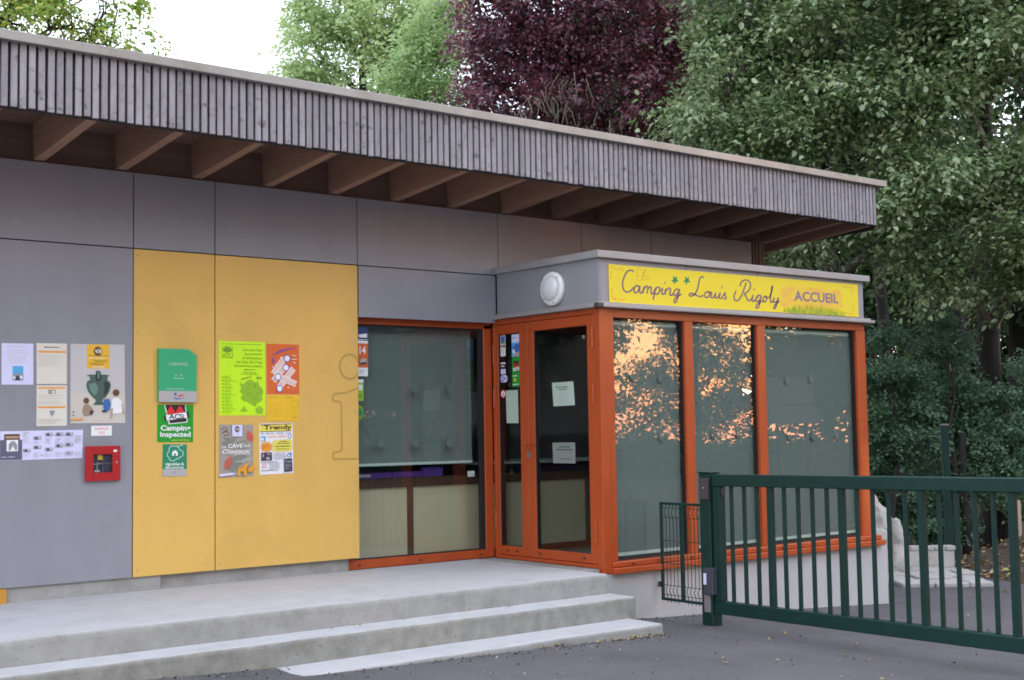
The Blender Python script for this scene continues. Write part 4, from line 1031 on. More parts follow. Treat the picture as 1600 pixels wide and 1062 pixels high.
def smooth(pts, n=6):
    P = [Vector((a, b)) for a, b in pts]
    if len(P) < 3: return P
    outp = []
    Q = [P[0] * 2 - P[1]] + P + [P[-1] * 2 - P[-2]]
    for i in range(1, len(Q) - 2):
        p0, p1, p2, p3 = Q[i - 1:i + 3]
        for k in range(n):
            t = k / n
            outp.append(.5 * ((2 * p1) + (p2 - p0) * t + (2 * p0 - 5 * p1 + 4 * p2 - p3) * t * t + (3 * p1 - p0 - 3 * p2 + p3) * t ** 3))
    return outp + [P[-1]]
def ribbon(mb, pts, wd, y, m):
    n = len(pts); vs_ = []
    for i, p in enumerate(pts):
        d = (pts[min(i + 1, n - 1)] - pts[max(0, i - 1)])
        if d.length < 1e-6: d = Vector((1, 0))
        d.normalize(); nn = Vector((-d.y, d.x))
        w_ = wd * (.55 if i in (0, n - 1) else 1) * (.80 + .35 * abs(d.y))
        a, b = p + nn * w_ / 2, p - nn * w_ / 2
        vs_ += [(a.x, y, a.y), (b.x, y, b.y)]
    mb.add(vs_, [(2 * i, 2 * i + 1, 2 * i + 3, 2 * i + 2) for i in range(n - 1)], m)
mb = MB()
for k, st in enumerate(STROKES):
    ribbon(mb, smooth(st), .0155, yS - .00002 * k, 'p_mauve')
for k, (x, z) in enumerate(SDOTS):
    ribbon(mb, [Vector((x - .004, z - .011)), Vector((x + .004, z + .011))], .018, yS - .0007, 'p_mauve')
mb.build('script_lettering', SG, fixn=False)
for x, z in ((8.157, 3.028), (8.306, 3.032)):
    mb = MB()
    mb.add([(x + .052 * math.sin(k * math.pi / 5) * (1 if k % 2 == 0 else .40) - .008 * math.cos(k * math.pi / 5), yS - .0003, z - .047 * math.cos(k * math.pi / 5) * (1 if k % 2 == 0 else .40)) for k in range(10)], [tuple(range(10))], 'p_stargreen')
    mb.build('star', SG, fixn=False)
mb = MB()
for st in BUTTER: ribbon(mb, smooth(st, 4), .0034, yS - .0002, 'p_squig')
mb.build('butterfly_outline', SG, fixn=False)
mb = MB()
rq = random.Random(8)
def squiggle(x0, z0, x1, z1):
    n = int(math.hypot(x1 - x0, z1 - z0) / .030)
    for k in range(n):
        t = (k + .5) / n
        x, z = x0 + (x1 - x0) * t + rq.uniform(-.006, .006), z0 + (z1 - z0) * t + rq.uniform(-.006, .006)
        a0 = rq.uniform(0, 6.28); r0 = rq.uniform(.010, .017)
        pts = [Vector((x + r0 * (1 - .16 * j) * math.cos(a0 + j * .9), z + r0 * (1 - .16 * j) * math.sin(a0 + j * .9))) for j in range(6)]
        ribbon(mb, smooth([tuple(p) for p in pts], 2), .0048, yS - .0002, 'p_squig')
for s in ((7.40, 3.085, 7.56, 3.082), (7.402, 3.07, 7.402, 2.985), (7.40, 2.92, 7.402, 2.83), (7.402, 2.818, 7.555, 2.818), (10.52, 3.092, 10.685, 3.095), (10.675, 3.08, 10.675, 3.0), (10.672, 2.93, 10.672, 2.85), (10.675, 2.832, 10.52, 2.832)):
    squiggle(*s)
mb.build('corner_ornament', SG, fixn=False)
mb = MB()
n = 26; vs_ = []
outl = []
for k in range(60):
    a = 2 * math.pi * k / 60
    rx = .47 + rq.uniform(-.03, .03); rz = .100 + rq.uniform(-.010, .010)
    outl.append((10.04 + rx * (abs(math.cos(a)) ** .45) * (1 if math.cos(a) > 0 else -1), yS - .0001, 2.965 + rz * (abs(math.sin(a)) ** .45) * (1 if math.sin(a) > 0 else -1)))
mb.add(outl, [tuple(range(60))], 'p_patch2')
for k in range(90):
    x = 10.04 + rq.uniform(-.44, .44); z = 2.965 + rq.uniform(-.085, .085); r_ = rq.uniform(.012, .05)
    if abs(x - 10.04) < .3 and abs(z - 2.96) < .05 and rq.random() < .5: continue
    mb.add([(x + r_ * 1.6 * math.cos(a) * rq.uniform(.6, 1.2), yS - .0002 - .000004 * k, z + r_ * .6 * math.sin(a) * rq.uniform(.6, 1.2)) for a in np.linspace(0, 6.2832, 10)[:-1]], [tuple(range(9))], 'p_patch' if k % 3 else 'p_patch2')
mb.build('orange_patch', SG, fixn=False)
mb = MB()
vs_, fs, bb = text2d('ACCUEIL', .028)
mb.add([(9.763 + (x - bb[0]) / (bb[2] - bb[0]) * .668, yS - .0012, 2.921 + (y - bb[1]) / (bb[3] - bb[1]) * .098 + .004 * (x - bb[0]) / (bb[2] - bb[0])) for x, y in vs_], fs, 'p_violetgrey')
mb.build('block_lettering', SG, fixn=False)
mb = MB()
for k in range(330):
    t = rq.random(); x = 9.60 + .92 * t
    h = (.030 + .050 * math.sin(math.pi * t) ** .8) * rq.uniform(.5, 1.25); z0 = 2.803 + rq.uniform(0, .014)
    ln = rq.uniform(-.02, .02); wd = rq.uniform(.0025, .005)
    mb.add([(x - wd, yS - .0009 - .0000008 * k, z0), (x + wd, yS - .0009 - .0000008 * k, z0), (x + ln, yS - .0009 - .0000008 * k, z0 + h)], [(0, 1, 2)], ('p_grass', 'p_grass2', 'p_patch2')[k % 5 % 3])
o = mb.build('printed_grass', SG, fixn=False)

# ------------------------------------------------------------------ round bulkhead lamp beside the sign
LP = thing('wall_lamp', 'round white bulkhead lamp on the grey fascia over the door', 'lamp', (7.264, -.826, 2.955))
def lathe(prof, cx, cy, cz, m, n=32):
    """profile of (distance out from the wall, radius), turned about the x axis"""
    mb = MB(); vs_ = []
    for d_, r_ in prof:
        for k in range(n):
            a = 2 * math.pi * k / n
            vs_.append((cx - d_, cy + r_ * math.cos(a), cz + r_ * math.sin(a)))
    fs = [(i * n + k, i * n + (k + 1) % n, (i + 1) * n + (k + 1) % n, (i + 1) * n + k) for i in range(len(prof) - 1) for k in range(n)]
    fs += [tuple(range(n)), tuple(range(len(prof) * n - 1, (len(prof) - 1) * n - 1, -1))]
    mb.add(vs_, fs, m)
    return mb
lathe([(0, .150), (.03, .150), (.042, .144), (.052, .128), (.050, .108), (.046, .106)], 7.2635, -.826, 2.955, 'white_plastic').build('ring', LP, smooth=True)
lathe([(.044, .110), (.060, .104), (.078, .085), (.089, .055), (.093, .02), (.0935, .004)], 7.2635, -.826, 2.955, 'opal').build('lens', LP, smooth=True)
for a in (.75, 2.4, 4.4, 5.5):
    lathe([(.050, .007), (.0545, .006)], 7.2635, -.826 + .128 * math.cos(a), 2.955 + .128 * math.sin(a), 'screw', 8).build('screw', LP)

# ------------------------------------------------------------------ gate
gp = gz(7.88) 
GP = thing('gate_post', 'square dark green gate post with hinge box and control plates', 'post', (7.88, -2.01, gp))
box('post', (7.82, -2.07, -.25), (7.94, -1.95, 1.365), 'gate_green', GP, .008)
box('cap', (7.814, -2.076, 1.365), (7.946, -1.944, 1.378), 'gate_green', GP, .004)
box('footing_flange', (7.80, -2.09, gp - .02), (7.96, -1.93, gp + .012), 'gate_green', GP, .004) if False else None
box('hinge_box', (7.792, -2.074, 1.155), (7.8195, -1.985, 1.325), 'dark_grey', GP, .005)
mb = MB(); mb.prism([(-2.03 + .005 * math.cos(a), 1.25 + .005 * math.sin(a)) for a in np.linspace(0, 6.283, 9)[:-1]], 'x', 7.789, 7.7925, 'white_plastic'); mb.build('bolt', GP)
box('lock_box', (7.79, -2.112, .388), (7.8195, -2.005, .605), 'blue_grey', GP, .006)
box('lock_box', (7.82, -2.112, .388), (7.90, -2.0715, .605), 'blue_grey', GP, .006)
box('sticker', (7.7885, -2.04, .47), (7.7898, -2.008, .56), 'paper_blue', GP)
box('cover_plate', (7.8165, -2.055, .245), (7.8195, -1.985, .385), 'plate', GP)
mb = MB(); mb.tube([(7.86, -2.072, 1.31), (7.86, -2.115, 1.312)], .014, 'gate_green', 8); mb.tube([(7.86, -2.072, 1.19), (7.86, -2.115, 1.192)], .014, 'gate_green', 8); mb.build('hinge', GP)

G0, G1 = Vector((7.87, -2.11, 0)), Vector((7.78, -4.86, 0))
gd = (G1 - G0).normalized(); gn = Vector((gd.y, -gd.x, 0))
RISE = .0265 / 2.75
GT = thing('gate', 'dark green metal bar gate standing half open across the forecourt', 'gate', tuple(G0 + Vector((0, 0, .2))))
def gbox(name, t0, t1, z0, z1, half, m='gate_green', ch=.006, sl=True, parent=None):
    bm = bmesh.new(); bmesh.ops.create_cube(bm, size=1)
    if ch: bmesh.ops.bevel(bm, geom=bm.edges[:], offset=0.0001, segments=1, affect='EDGES')
    bm.free()
    mb = MB(); mb.box((t0, -half, z0), (t1, half, z1), m, ch)
    mb.v = [tuple(G0 + gd * a + gn * b + Vector((0, 0, c + (a * RISE)))) for a, b, c in mb.v]
    return mb.build(name, parent or GT)
gbox('top_rail', -.03, 3.42, 1.263, 1.359, .04)
gbox('bottom_rail', -.03, 3.42, .238, .340, .04)
gbox('stile', -.026, .056, .3405, 1.2625, .035)
gbox('stile', 3.335, 3.415, .3405, 1.2625, .035)
NB = 0
for k in range(1, 24):
    t_ = .017 + .1391 * k
    thick = (k % 5 == 4)
    h_ = .024 if thick else .0145
    o = gbox('bar', t_ - h_, t_ + h_, .334, 1.27, h_ * (1 if thick else 1), ch=.005)
    if thick: o['label'] = 'thicker upright bar'
mb = MB(); mb.tube([G0 + gd * -.035 + Vector((0, 0, 1.31)), G0 + gd * .01 + Vector((0, 0, 1.31))], .02, 'gate_green', 8); mb.build('hinge_pin', GT)
gbox('latch_block', .058, .075, 1.19, 1.255, .02, 'dark_grey', .003)

# mesh panel filling the gap between the bay and the post
FP = thing('mesh_filler_panel', 'narrow green wire mesh panel between the bay and the gate post', 'fence panel', (7.89, -1.68, .28))
fx = 7.885
def fbox(name, y0, y1, z0, z1, t=.012): return box(name, (fx - t, y0, z0), (fx + t, y1, z1), 'gate_green', FP, .003)
fbox('frame', -1.458, -1.434, .285, 1.112); fbox('frame', -1.935, -1.912, .285, 1.112)
fbox('frame', -1.912, -1.458, 1.090, 1.112); fbox('frame', -1.912, -1.458, .285, .307)
fbox('upright', -1.700, -1.668, .307, 1.090, .014)
for y0_, y1_ in ((-1.668, -1.458), (-1.912, -1.700)):
    for k in range(1, 5):
        y_ = y0_ + (y1_ - y0_) * k / 5
        mb = MB(); mb.tube([(fx, y_, .27), (fx, y_, .335), (fx - .02, y_, .375), (fx, y_, .415), (fx, y_, .985), (fx - .02, y_, 1.025), (fx, y_, 1.065), (fx, y_, 1.09)], .0032, 'gate_green', 5); mb.build('wire', FP)
for z_ in (.335, .415, .60, .79, .985, 1.065):
    mb = MB(); mb.tube([(fx - .005, -1.458, z_), (fx - .005, -1.912, z_)], .0028, 'gate_green', 5); mb.build('wire', FP)
box('bracket', (fx - .012, -1.436, .395), (fx + .012, -1.3955, .437), 'gate_green', FP, .003)
mb = MB(); mb.prism([(-1.41 + .006 * math.cos(a), .416 + .006 * math.sin(a)) for a in np.linspace(0, 6.283, 9)[:-1]], 'x', fx - .015, fx - .0115, 'steel'); mb.build('bolt', FP)

# ------------------------------------------------------------------ things behind the gate
e1 = Vector((.785, -.619, 0)); e2 = Vector((.619, .785, 0))
WC = Vector((14.25, .42, -.12))                     # foot of the low white wall
def ebox(name, c, a0, a1, b0, b1, z0, z1, m, parent=None, ch=0.0):
    mb = MB(); mb.box((a0, b0, z0), (a1, b1, z1), m, ch)
    mb.v = [tuple(c + e1 * p[0] + e2 * p[1] + Vector((0, 0, p[2]))) for p in mb.v]
    return mb.build(name, parent, fixn=True)
LW = thing('low_wall', 'low white masonry wall with a row of coping stones behind the gate', 'wall', tuple(WC))
ebox('wall', WC, -.75, .46, 0, .16, -.1, .255, 'whitewash', LW, .006)
k = 0; a = -.77
rk = random.Random(4)
while a < .45:
    w_ = rk.uniform(.125, .155)
    ebox('coping_stone', WC, a, min(a + w_ - .008, .475), -.012 + rk.uniform(-.004, .004), .17, .258, .308 + rk.uniform(-.004, .004), 'slab', LW, .006)
    a += w_
# pale stone paving in front, each slab a thing of the paving
PV = thing('stone_paving', 'patch of pale uneven paving slabs in front of the low white wall', 'paving', tuple(WC + e2 * -.7))
for r_ in range(4):
    a = -1.1 + .13 * r_ * (1 if r_ % 2 else .4)
    b0 = -.02 - .42 * (r_ + 1); 
    while a < .46 - .05 * r_:
        w_ = rk.uniform(.26, .42)
        zt = rk.uniform(.012, .045)
        ebox('slab', WC, a, min(a + w_ - .018, .50 - .05 * r_), b0 + rk.uniform(0, .02), b0 + .40 + rk.uniform(-.012, .012), -.08, zt + .03, 'slab', PV, .012)
        a += w_
# whitewashed rock, lumpy
def rock(name, blobs, m, seed, amp=.05):
    bm = bmesh.new()
    for c, r_ in blobs:
        mt = Matrix.Translation(c) @ Matrix.Diagonal((*r_, 1))
        bmesh.ops.create_icosphere(bm, subdivisions=4, radius=1, matrix=mt)
    from mathutils import noise
    for v in bm.verts:
        n_ = noise.noise_vector(v.co * 4.5 + Vector((seed, 0, 0))) * amp + noise.noise_vector(v.co * 13) * amp * .75
        v.co += n_
    me = bpy.data.meshes.new(name); bm.to_mesh(me); bm.free(); me.materials.append(M[m])
    me.polygons.foreach_set('use_smooth', [True] * len(me.polygons))
    return link(name, me)
RC = Vector((13.68, .50, -.14))
o = rock('whitewashed_rock', [(RC + Vector((-.10, .08, .35)), (.24, .24, .62)), (RC + Vector((-.16, .12, .68)), (.17, .2, .38)), (RC + e1 * .06 + Vector((0, 0, .15)), (.20, .22, .38)), (RC + e1 * -.10 + e2 * -.16 + Vector((0, 0, .48)), (.14, .14, .17)), (RC + e1 * .10 + e2 * -.12 + Vector((0, 0, .30)), (.08, .10, .40))], 'whitewash', 3)
tag(o, 'tall rough whitewashed rock standing beside the bay behind the gate', 'rock')

FN = thing('wire_fence', 'dark green wire fence with a tall square post beyond the paving', 'fence', (14.72, .30, -.12))
FP0 = Vector((14.73, .29, -.12))
ebox('post', FP0, -.042, .042, -.042, .042, -.2, 1.83, 'gate_green', FN, .006)
ebox('post_cap', FP0, -.046, .046, -.046, .046, 1.83, 1.85, 'plate', FN)
ebox('post', FP0 + e1 * -2.5, -.042, .042, -.042, .042, -.2, 1.83, 'gate_green', FN, .006)
for z_ in (.2, .5, .75, 1.0, 1.2, 1.4, 1.55, 1.72):
    mb = MB(); mb.tube([FP0 + e1 * -.04 + Vector((0, 0, z_)), FP0 + e1 * -2.46 + Vector((0, 0, z_))], .0035, 'gate_green', 5); mb.build('wire', FN)
mb = MB()
for k in range(1, 24): mb.tube([FP0 + e1 * (-.1 * k) + Vector((0, .004, .1)), FP0 + e1 * (-.1 * k) + Vector((0, .004, 1.74))], .002, 'gate_green', 4)
tag(mb.build('upright_wire', FN), kind='stuff')

SH0 = Vector((16.35, -.35, .10))
SHD = thing('board_screen', 'black boarded screen half hidden behind the gate on the bank', 'screen', tuple(SH0))
for k in range(11):
    ebox('board', SH0, -.05 + .152 * k, .095 + .152 * k, 0, .025, -.2, .80 + .01 * (k % 3), 'black', SHD, .003)
ebox('post', SH0, -.06, .03, .026, .11, -.2, .86, 'black', SHD)
ebox('post', SH0, 1.50, 1.59, .026, .11, -.2, .86, 'black', SHD)
o = ebox('marker_stake', Vector((16.0, .05, .28)), -.024, .024, -.012, .012, -.25, .42, 'p_skin', None, .004)
tag(o, 'pale pinkish wooden stake standing in the leaf litter', 'stake')

# ------------------------------------------------------------------ vegetation
def leaves_mesh(name, P, A, Nn, size, m, wr=.62, fold=.22):
    """one small folded six-cornered leaf for each point"""
    n = len(P)
    A = A / np.linalg.norm(A, axis=1, keepdims=True)
    Sd = np.cross(A, Nn); Sd /= (np.linalg.norm(Sd, axis=1, keepdims=True) + 1e-9)
    Nn = np.cross(Sd, A)
    s = size[:, None]
    w_ = s * wr * .5
    up = Nn * s * wr * fold
    V = np.empty((n, 6, 3))
    V[:, 0] = P
    V[:, 1] = P + A * s * .28 - Sd * w_ + up * .9
    V[:, 2] = P + A * s * .68 - Sd * w_ * .82 + up * .8
    V[:, 3] = P + A * s - Nn * s * .10
    V[:, 4] = P + A * s * .68 + Sd * w_ * .82 + up * .8
    V[:, 5] = P + A * s * .28 + Sd * w_ + up * .9
    idx = (np.arange(n)[:, None] * 6 + np.array([0, 3, 2, 1, 0, 5, 4, 3])[None, :]).astype(np.int32).ravel()
    me = bpy.data.meshes.new(name)
    me.vertices.add(n * 6); me.vertices.foreach_set('co', V.astype(np.float32).ravel())
    me.loops.add(n * 8); me.loops.foreach_set('vertex_index', idx)
    me.polygons.add(n * 2)
    me.polygons.foreach_set('loop_start', np.arange(0, n * 8, 4, dtype=np.int32))
    me.update(calc_edges=True)
    me.materials.append(M[m] if isinstance(m, str) else m)
    return me

def unit(a): return a / (np.linalg.norm(a, axis=-1, keepdims=True) + 1e-9)

def foliage(blobs, ncl, nlf, size, rng, spread=.10, ln=(.35, .75), droop=.30, shell=.25, upness=1.0, side=.85):
    """sprays of leaves spread through the volume of a crown made of several lobes"""
    C_ = np.array([b[0] for b in blobs], float); Rr = np.array([b[1] if isinstance(b[1], (tuple, list)) else (b[1],) * 3 for b in blobs], float)
    wgt = Rr[:, 0] * Rr[:, 2]; wgt = wgt / wgt.sum()
    bi = rng.choice(len(blobs), size=ncl, p=wgt)
    d = unit(rng.normal(size=(ncl, 3)))
    rad = shell + (1 - shell) * rng.random(ncl) ** .6
    rad *= rng.uniform(.86, 1.10, ncl)
    c = C_[bi] + d * Rr[bi] * rad[:, None]
    dr = unit(d * .8 + rng.normal(size=(ncl, 3)) * .45 + np.array([0, 0, -.05]))
    L_ = rng.uniform(ln[0], ln[1], ncl)
    k = np.repeat(np.arange(ncl), nlf)
    n = len(k)
    t = rng.random(n)
    sd = np.cross(dr, np.array([0, 0, 1.0])); sd = unit(sd + 1e-6)
    sg = rng.choice([-1, 1], n)
    P = c[k] + dr[k] * ((t - .35) * L_[k])[:, None] + sd[k] * (sg * rng.random(n) * L_[k] * .30)[:, None] + rng.normal(size=(n, 3)) * spread
    P[:, 2] -= droop * t * t * L_[k] * .5
    A = dr[k] * .6 + sd[k] * (sg * side)[:, None] + rng.normal(size=(n, 3)) * .45
    A[:, 2] -= droop
    N_ = np.array([0, 0, 1.0]) * upness + rng.normal(size=(n, 3)) * .42 + dr[k] * .45 + d[k] * .3
    sz = size * (.42 + rng.random(n) ** 1.3 * 1.0)
    return P, A, N_, sz, c

def boughs(blobs, per, rng, frac=(.30, .52), flat=.42):
    """break each lobe of a crown into flattened boughs with gaps between them"""
    res = []
    for c, r_ in blobs:
        r0 = r_[0] if isinstance(r_, (tuple, list)) else r_
        n = max(3, int(per * (r0 ** 1.1)))
        for k in range(n):
            d = rng.normal(size=3); d /= np.linalg.norm(d); d[2] = d[2] * .9 + .1
            q = np.array(c) + d * r0 * rng.uniform(.35, .98)
            f = r0 ** .6 * rng.uniform(*frac)
            res.append((tuple(q), (f, f, f * flat * rng.uniform(.8, 1.3))))
    return res

def tree(name, label, base, blobs, ncl, nlf, size, m, seed, trunk_r=.16, bark='bark', group=None, cat='tree', lean=(0, 0), limbs=10, limb_bark=None, per=13, frac=(.32, .55), flat=.36, **kw):
    rng = np.random.default_rng(seed); rp_ = random.Random(seed)
    base = Vector(base)
    root = thing(name, label, cat, tuple(base), group)
    bg = boughs(blobs, per, rng, frac, flat) if per else blobs
    P, A, N_, sz, cl = foliage(bg, ncl, nlf, size, rng, **kw)
    cr = link('crown', leaves_mesh('crown', P, A, N_, sz, m), root); cr['kind'] = 'stuff'
    zt = max(b[0][2] for b in blobs)
    cx = sum(b[0][0] for b in blobs) / len(blobs); cy = sum(b[0][1] for b in blobs) / len(blobs)
    top = Vector((base.x * .55 + cx * .45 + lean[0], base.y * .55 + cy * .45 + lean[1], zt))
    pts = []
    for i in range(9):
        t = i / 8
        p = base.lerp(top, t) + Vector((rp_.uniform(-.08, .08), rp_.uniform(-.08, .08), 0)) * (1 if 0 < i < 8 else 0)
        if i == 0: p.z -= .3
        pts.append(p)
    mb = MB(); mb.tube(pts, [trunk_r * (1.35 if i == 0 else 1) * (1 - .80 * i / 8) for i in range(9)], bark, 9)
    mb.build('trunk', root, smooth=True, fixn=False)
    mb = MB()
    for b in blobs:
        bc = Vector(b[0]); r_ = b[1] if not isinstance(b[1], (tuple, list)) else b[1][0]
        tt = min(.92, max(.25, (bc.z - r_ * .9 - base.z) / max(.1, top.z - base.z)))
        s0 = base.lerp(top, tt)
        mid = s0.lerp(bc, .5) + Vector((rp_.uniform(-.2, .2), rp_.uniform(-.2, .2), rp_.uniform(-.1, .3))) * r_
        mb.tube([s0, s0.lerp(mid, .5) + Vector((0, 0, .05)), mid, bc], [trunk_r * .42, trunk_r * .34, trunk_r * .24, trunk_r * .12], bark, 5, caps=False)
        near = sorted(range(len(cl)), key=lambda q: (Vector(cl[q]) - bc).length_squared)[:max(limbs * 5, 30)]
        for q in rp_.sample(near, min(limbs, len(near))):
            e = Vector(cl[q]); mm = bc.lerp(e, .5) + Vector((rp_.uniform(-.15, .15), rp_.uniform(-.15, .15), rp_.uniform(-.05, .15))) * r_
            mb.tube([bc.lerp(mid, .3), mm, e, e + (e - mm) * .25], [trunk_r * .13, trunk_r * .09, trunk_r * .05, .004], bark, 4, caps=False)
    if limb_bark: mb.mats = [limb_bark]
    o = mb.build('limbs', root, smooth=True, fixn=False); o['kind'] = 'stuff'
    return root

M['leaf_hazel'] = leaf_mat('leaf_hazel', [(.055, .098, .032), (.095, .155, .055), (.15, .205, .088), (.25, .285, .17)], .28, .40, .9)  # leaf tones run from dark to pale at random
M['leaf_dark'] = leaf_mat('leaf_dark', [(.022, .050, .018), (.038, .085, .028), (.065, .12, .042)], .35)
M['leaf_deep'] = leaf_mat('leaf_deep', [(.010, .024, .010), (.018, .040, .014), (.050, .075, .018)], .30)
M['leaf_purple'] = leaf_mat('leaf_purple', [(.055, .029, .038), (.095, .036, .048), (.17, .034, .055), (.085, .055, .072)], .24, .38, .8)
M['leaf_lime'] = leaf_mat('leaf_lime', [(.19, .255, .12), (.25, .315, .155), (.31, .36, .19)], .5)
M['leaf_pale'] = leaf_mat('leaf_pale', [(.14, .215, .085), (.19, .265, .115), (.24, .30, .14)], .45)
M['leaf_maple'] = leaf_mat('leaf_maple', [(.10, .18, .03), (.14, .225, .035), (.19, .25, .045), (.30, .26, .045)], .4)
M['leaf_shrub'] = leaf_mat('leaf_shrub', [(.05, .105, .055), (.08, .155, .08), (.12, .19, .115)], .32, .42, .5)
M['leaf_far'] = leaf_mat('leaf_far', [(.035, .065, .028), (.06, .10, .04)], .2)
M['leaf_under'] = leaf_mat('leaf_under', [(.09, .14, .05), (.14, .20, .08)], .4)
M['twig'] = mat('dead_twig', (.17, .15, .11), .9)

# near right-hand trees
tree('broadleaf_tree', 'large green tree with some paler leaves reaching over the right end of the roof', (15.6, 2.6, wood_h(15.6, 2.6)),
     [((13.39, 2.57, 6.66), .95), ((13.75, 2.22, 7.36), 1.3), ((13.85, 1.75, 6.02), 1.3), ((13.16, 2.58, 5.69), .8), ((14.29, 1.18, 7.10), 1.5), ((14.54, 0.72, 5.73), 1.3), ((13.99, 1.36, 4.83), .95), ((13.96, 1.96, 8.42), 1.6), ((14.17, 1.14, 8.56), 1.8), ((14.54, 0.57, 4.51), .85), ((14.53, 2.14, 4.23), .65), ((13.42, 2.99, 7.41), .62)],
     1800, 40, .088, 'leaf_hazel', 11, .21, 'bark', limb_bark='bark_pale', limbs=8, per=9, frac=(.32, .56), flat=.30, upness=1.3)
tree('broadleaf_tree', 'green tree at the far right with gaps of sky among its upper leaves', (17.6, 1.4, wood_h(17.6, 2.2)),
     [((15.59, 0.20, 6.64), 1.25), ((15.88, -0.62, 6.07), 1.3), ((15.06, 0.13, 4.83), 1.0), ((15.54, -0.47, 4.45), 1.0), ((15.82, -0.09, 7.76), 1.5), ((16.16, -0.99, 7.73), 1.5), ((15.20, 0.37, 3.77), .75), ((16.17, 0.12, 3.63), .65), ((15.53, 0.82, 7.32), 1.1), ((15.99, -1.10, 4.65), 1.2), ((16.46, -0.37, 3.77), .7)],
     1300, 40, .088, 'leaf_hazel', 12, .25, 'bark', limb_bark='bark_pale', limbs=8, per=8, frac=(.32, .56), flat=.30, upness=1.3)
# darker trees further into the wood
wg = 'dark trees inside the wood behind the gate'
for k, (bx, by, sd, bl) in enumerate(((17.48, 7.41, 21, (((16.93, 7.33, 7.84), 1.9), ((17.99, 6.61, 6.52), 1.8), ((17.45, 6.79, 9.37), 2.0), ((18.60, 6.61, 8.30), 2.0), ((18.50, 6.33, 5.10), 1.4))),
                                     (18.98, 4.95, 22, (((18.47, 4.90, 7.20), 1.8), ((19.31, 4.35, 5.83), 1.7), ((19.19, 4.84, 8.70), 2.0), ((18.63, 5.00, 4.49), 1.2), ((19.28, 3.87, 4.29), 1.2))),
                                     (21.55, 5.48, 23, (((21.21, 5.18, 8.39), 1.9), ((22.05, 4.71, 6.28), 1.8), ((20.97, 5.24, 9.87), 2.0), ((20.84, 4.53, 4.58), 1.5))),
                                     (22.22, 3.67, 24, (((23.86, 3.19, 7.35), 1.5), ((22.66, 2.98, 5.95), 1.8), ((22.31, 3.98, 4.85), 1.5), ((23.04, 2.43, 8.78), 2.2), ((21.86, 2.52, 3.74), 1.4))))):
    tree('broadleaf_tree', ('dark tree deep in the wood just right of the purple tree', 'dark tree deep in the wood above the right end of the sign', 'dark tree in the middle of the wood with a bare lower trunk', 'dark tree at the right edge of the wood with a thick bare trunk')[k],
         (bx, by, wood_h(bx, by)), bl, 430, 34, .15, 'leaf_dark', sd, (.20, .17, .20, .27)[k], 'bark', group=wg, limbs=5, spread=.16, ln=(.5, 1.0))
for k, (bx, by, r_, hh) in enumerate(((17.83, 3.30, .13, 6), (19.15, 2.90, .10, 6), (24.53, 5.68, .2, 8), (22.49, 7.29, .2, 8))):
    zb = wood_h(bx, by)
    t = thing('tree_trunk', ('slim dark trunk rising behind the right edge of the sign', 'thin dark trunk between the two shrubs', 'distant dark trunk near the right edge', 'distant dark trunk beside the end of the bay')[k], 'tree', (bx, by, zb), 'bare trunks in the wood')
    rj = random.Random(k + 70); mb = MB()
    mb.tube([(bx + rj.uniform(-.1, .1) + .08 * i * (k % 2 - .5), by + rj.uniform(-.1, .1), zb - .2 + hh * i / 7) for i in range(8)], [r_ * (1.2 - .7 * i / 7) for i in range(8)], 'bark', 8)
    mb.build('trunk', t, smooth=True, fixn=False)
# the wood as one dark mass behind everything
rng = np.random.default_rng(40)
bl = [((24.37, 16.52, 6.66), 2.3), ((23.76, 16.63, 9.46), 2.4), ((22.88, 15.06, 12.02), 2.4), ((22.56, 12.65, 6.42), 2.3), ((22.21, 12.32, 8.88), 2.4), ((24.50, 14.86, 12.35), 2.4), ((23.90, 12.23, 1.40), 2.3), ((25.07, 13.66, 3.80), 2.2), ((24.32, 12.87, 6.39), 2.3), ((23.84, 12.45, 8.75), 2.4), ((23.98, 12.33, 11.42), 2.4), ((25.15, 12.04, 1.33), 2.3), ((26.71, 13.39, 3.99), 2.2), ((25.79, 12.60, 6.34), 2.3), ((25.09, 11.85, 8.98), 2.4), ((25.97, 12.36, 12.04), 2.4), ((25.52, 10.40, 1.37), 2.3), ((25.70, 10.57, 3.72), 2.2), ((28.08, 12.72, 6.28), 2.3), ((28.87, 12.66, 9.55), 2.4), ((26.11, 10.48, 11.27), 2.4), ((29.50, 11.76, 0.96), 2.3), ((26.68, 9.51, 3.37), 2.2), ((27.71, 9.91, 6.18), 2.3), ((26.80, 9.30, 8.85), 2.4), ((30.29, 11.40, 12.07), 2.4), ((28.53, 9.72, 1.14), 2.3), ((30.95, 10.58, 3.48), 2.2), ((29.87, 10.61, 6.67), 2.3), ((32.66, 10.64, 1.28), 2.3), ((30.56, 9.45, 3.98), 2.2), ((29.49, 8.60, 6.33), 2.3), ((33.23, 9.33, 0.92), 2.3), ((32.68, 8.87, 3.61), 2.2), ((33.31, 9.08, 6.83), 2.3), ((32.61, 7.55, 0.74), 2.3), ((32.58, 7.17, 3.46), 2.2), ((34.23, 8.25, 6.32), 2.3), ((31.03, 6.45, 8.75), 2.4), ((31.58, 6.79, 11.48), 2.4)]
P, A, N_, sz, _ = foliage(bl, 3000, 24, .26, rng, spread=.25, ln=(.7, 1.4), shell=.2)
o = link('far_wood', leaves_mesh('far_wood', P, A, N_, sz, 'leaf_deep')); tag(o, 'deep shaded foliage of the wood far behind the gate', 'wood', kind='stuff')

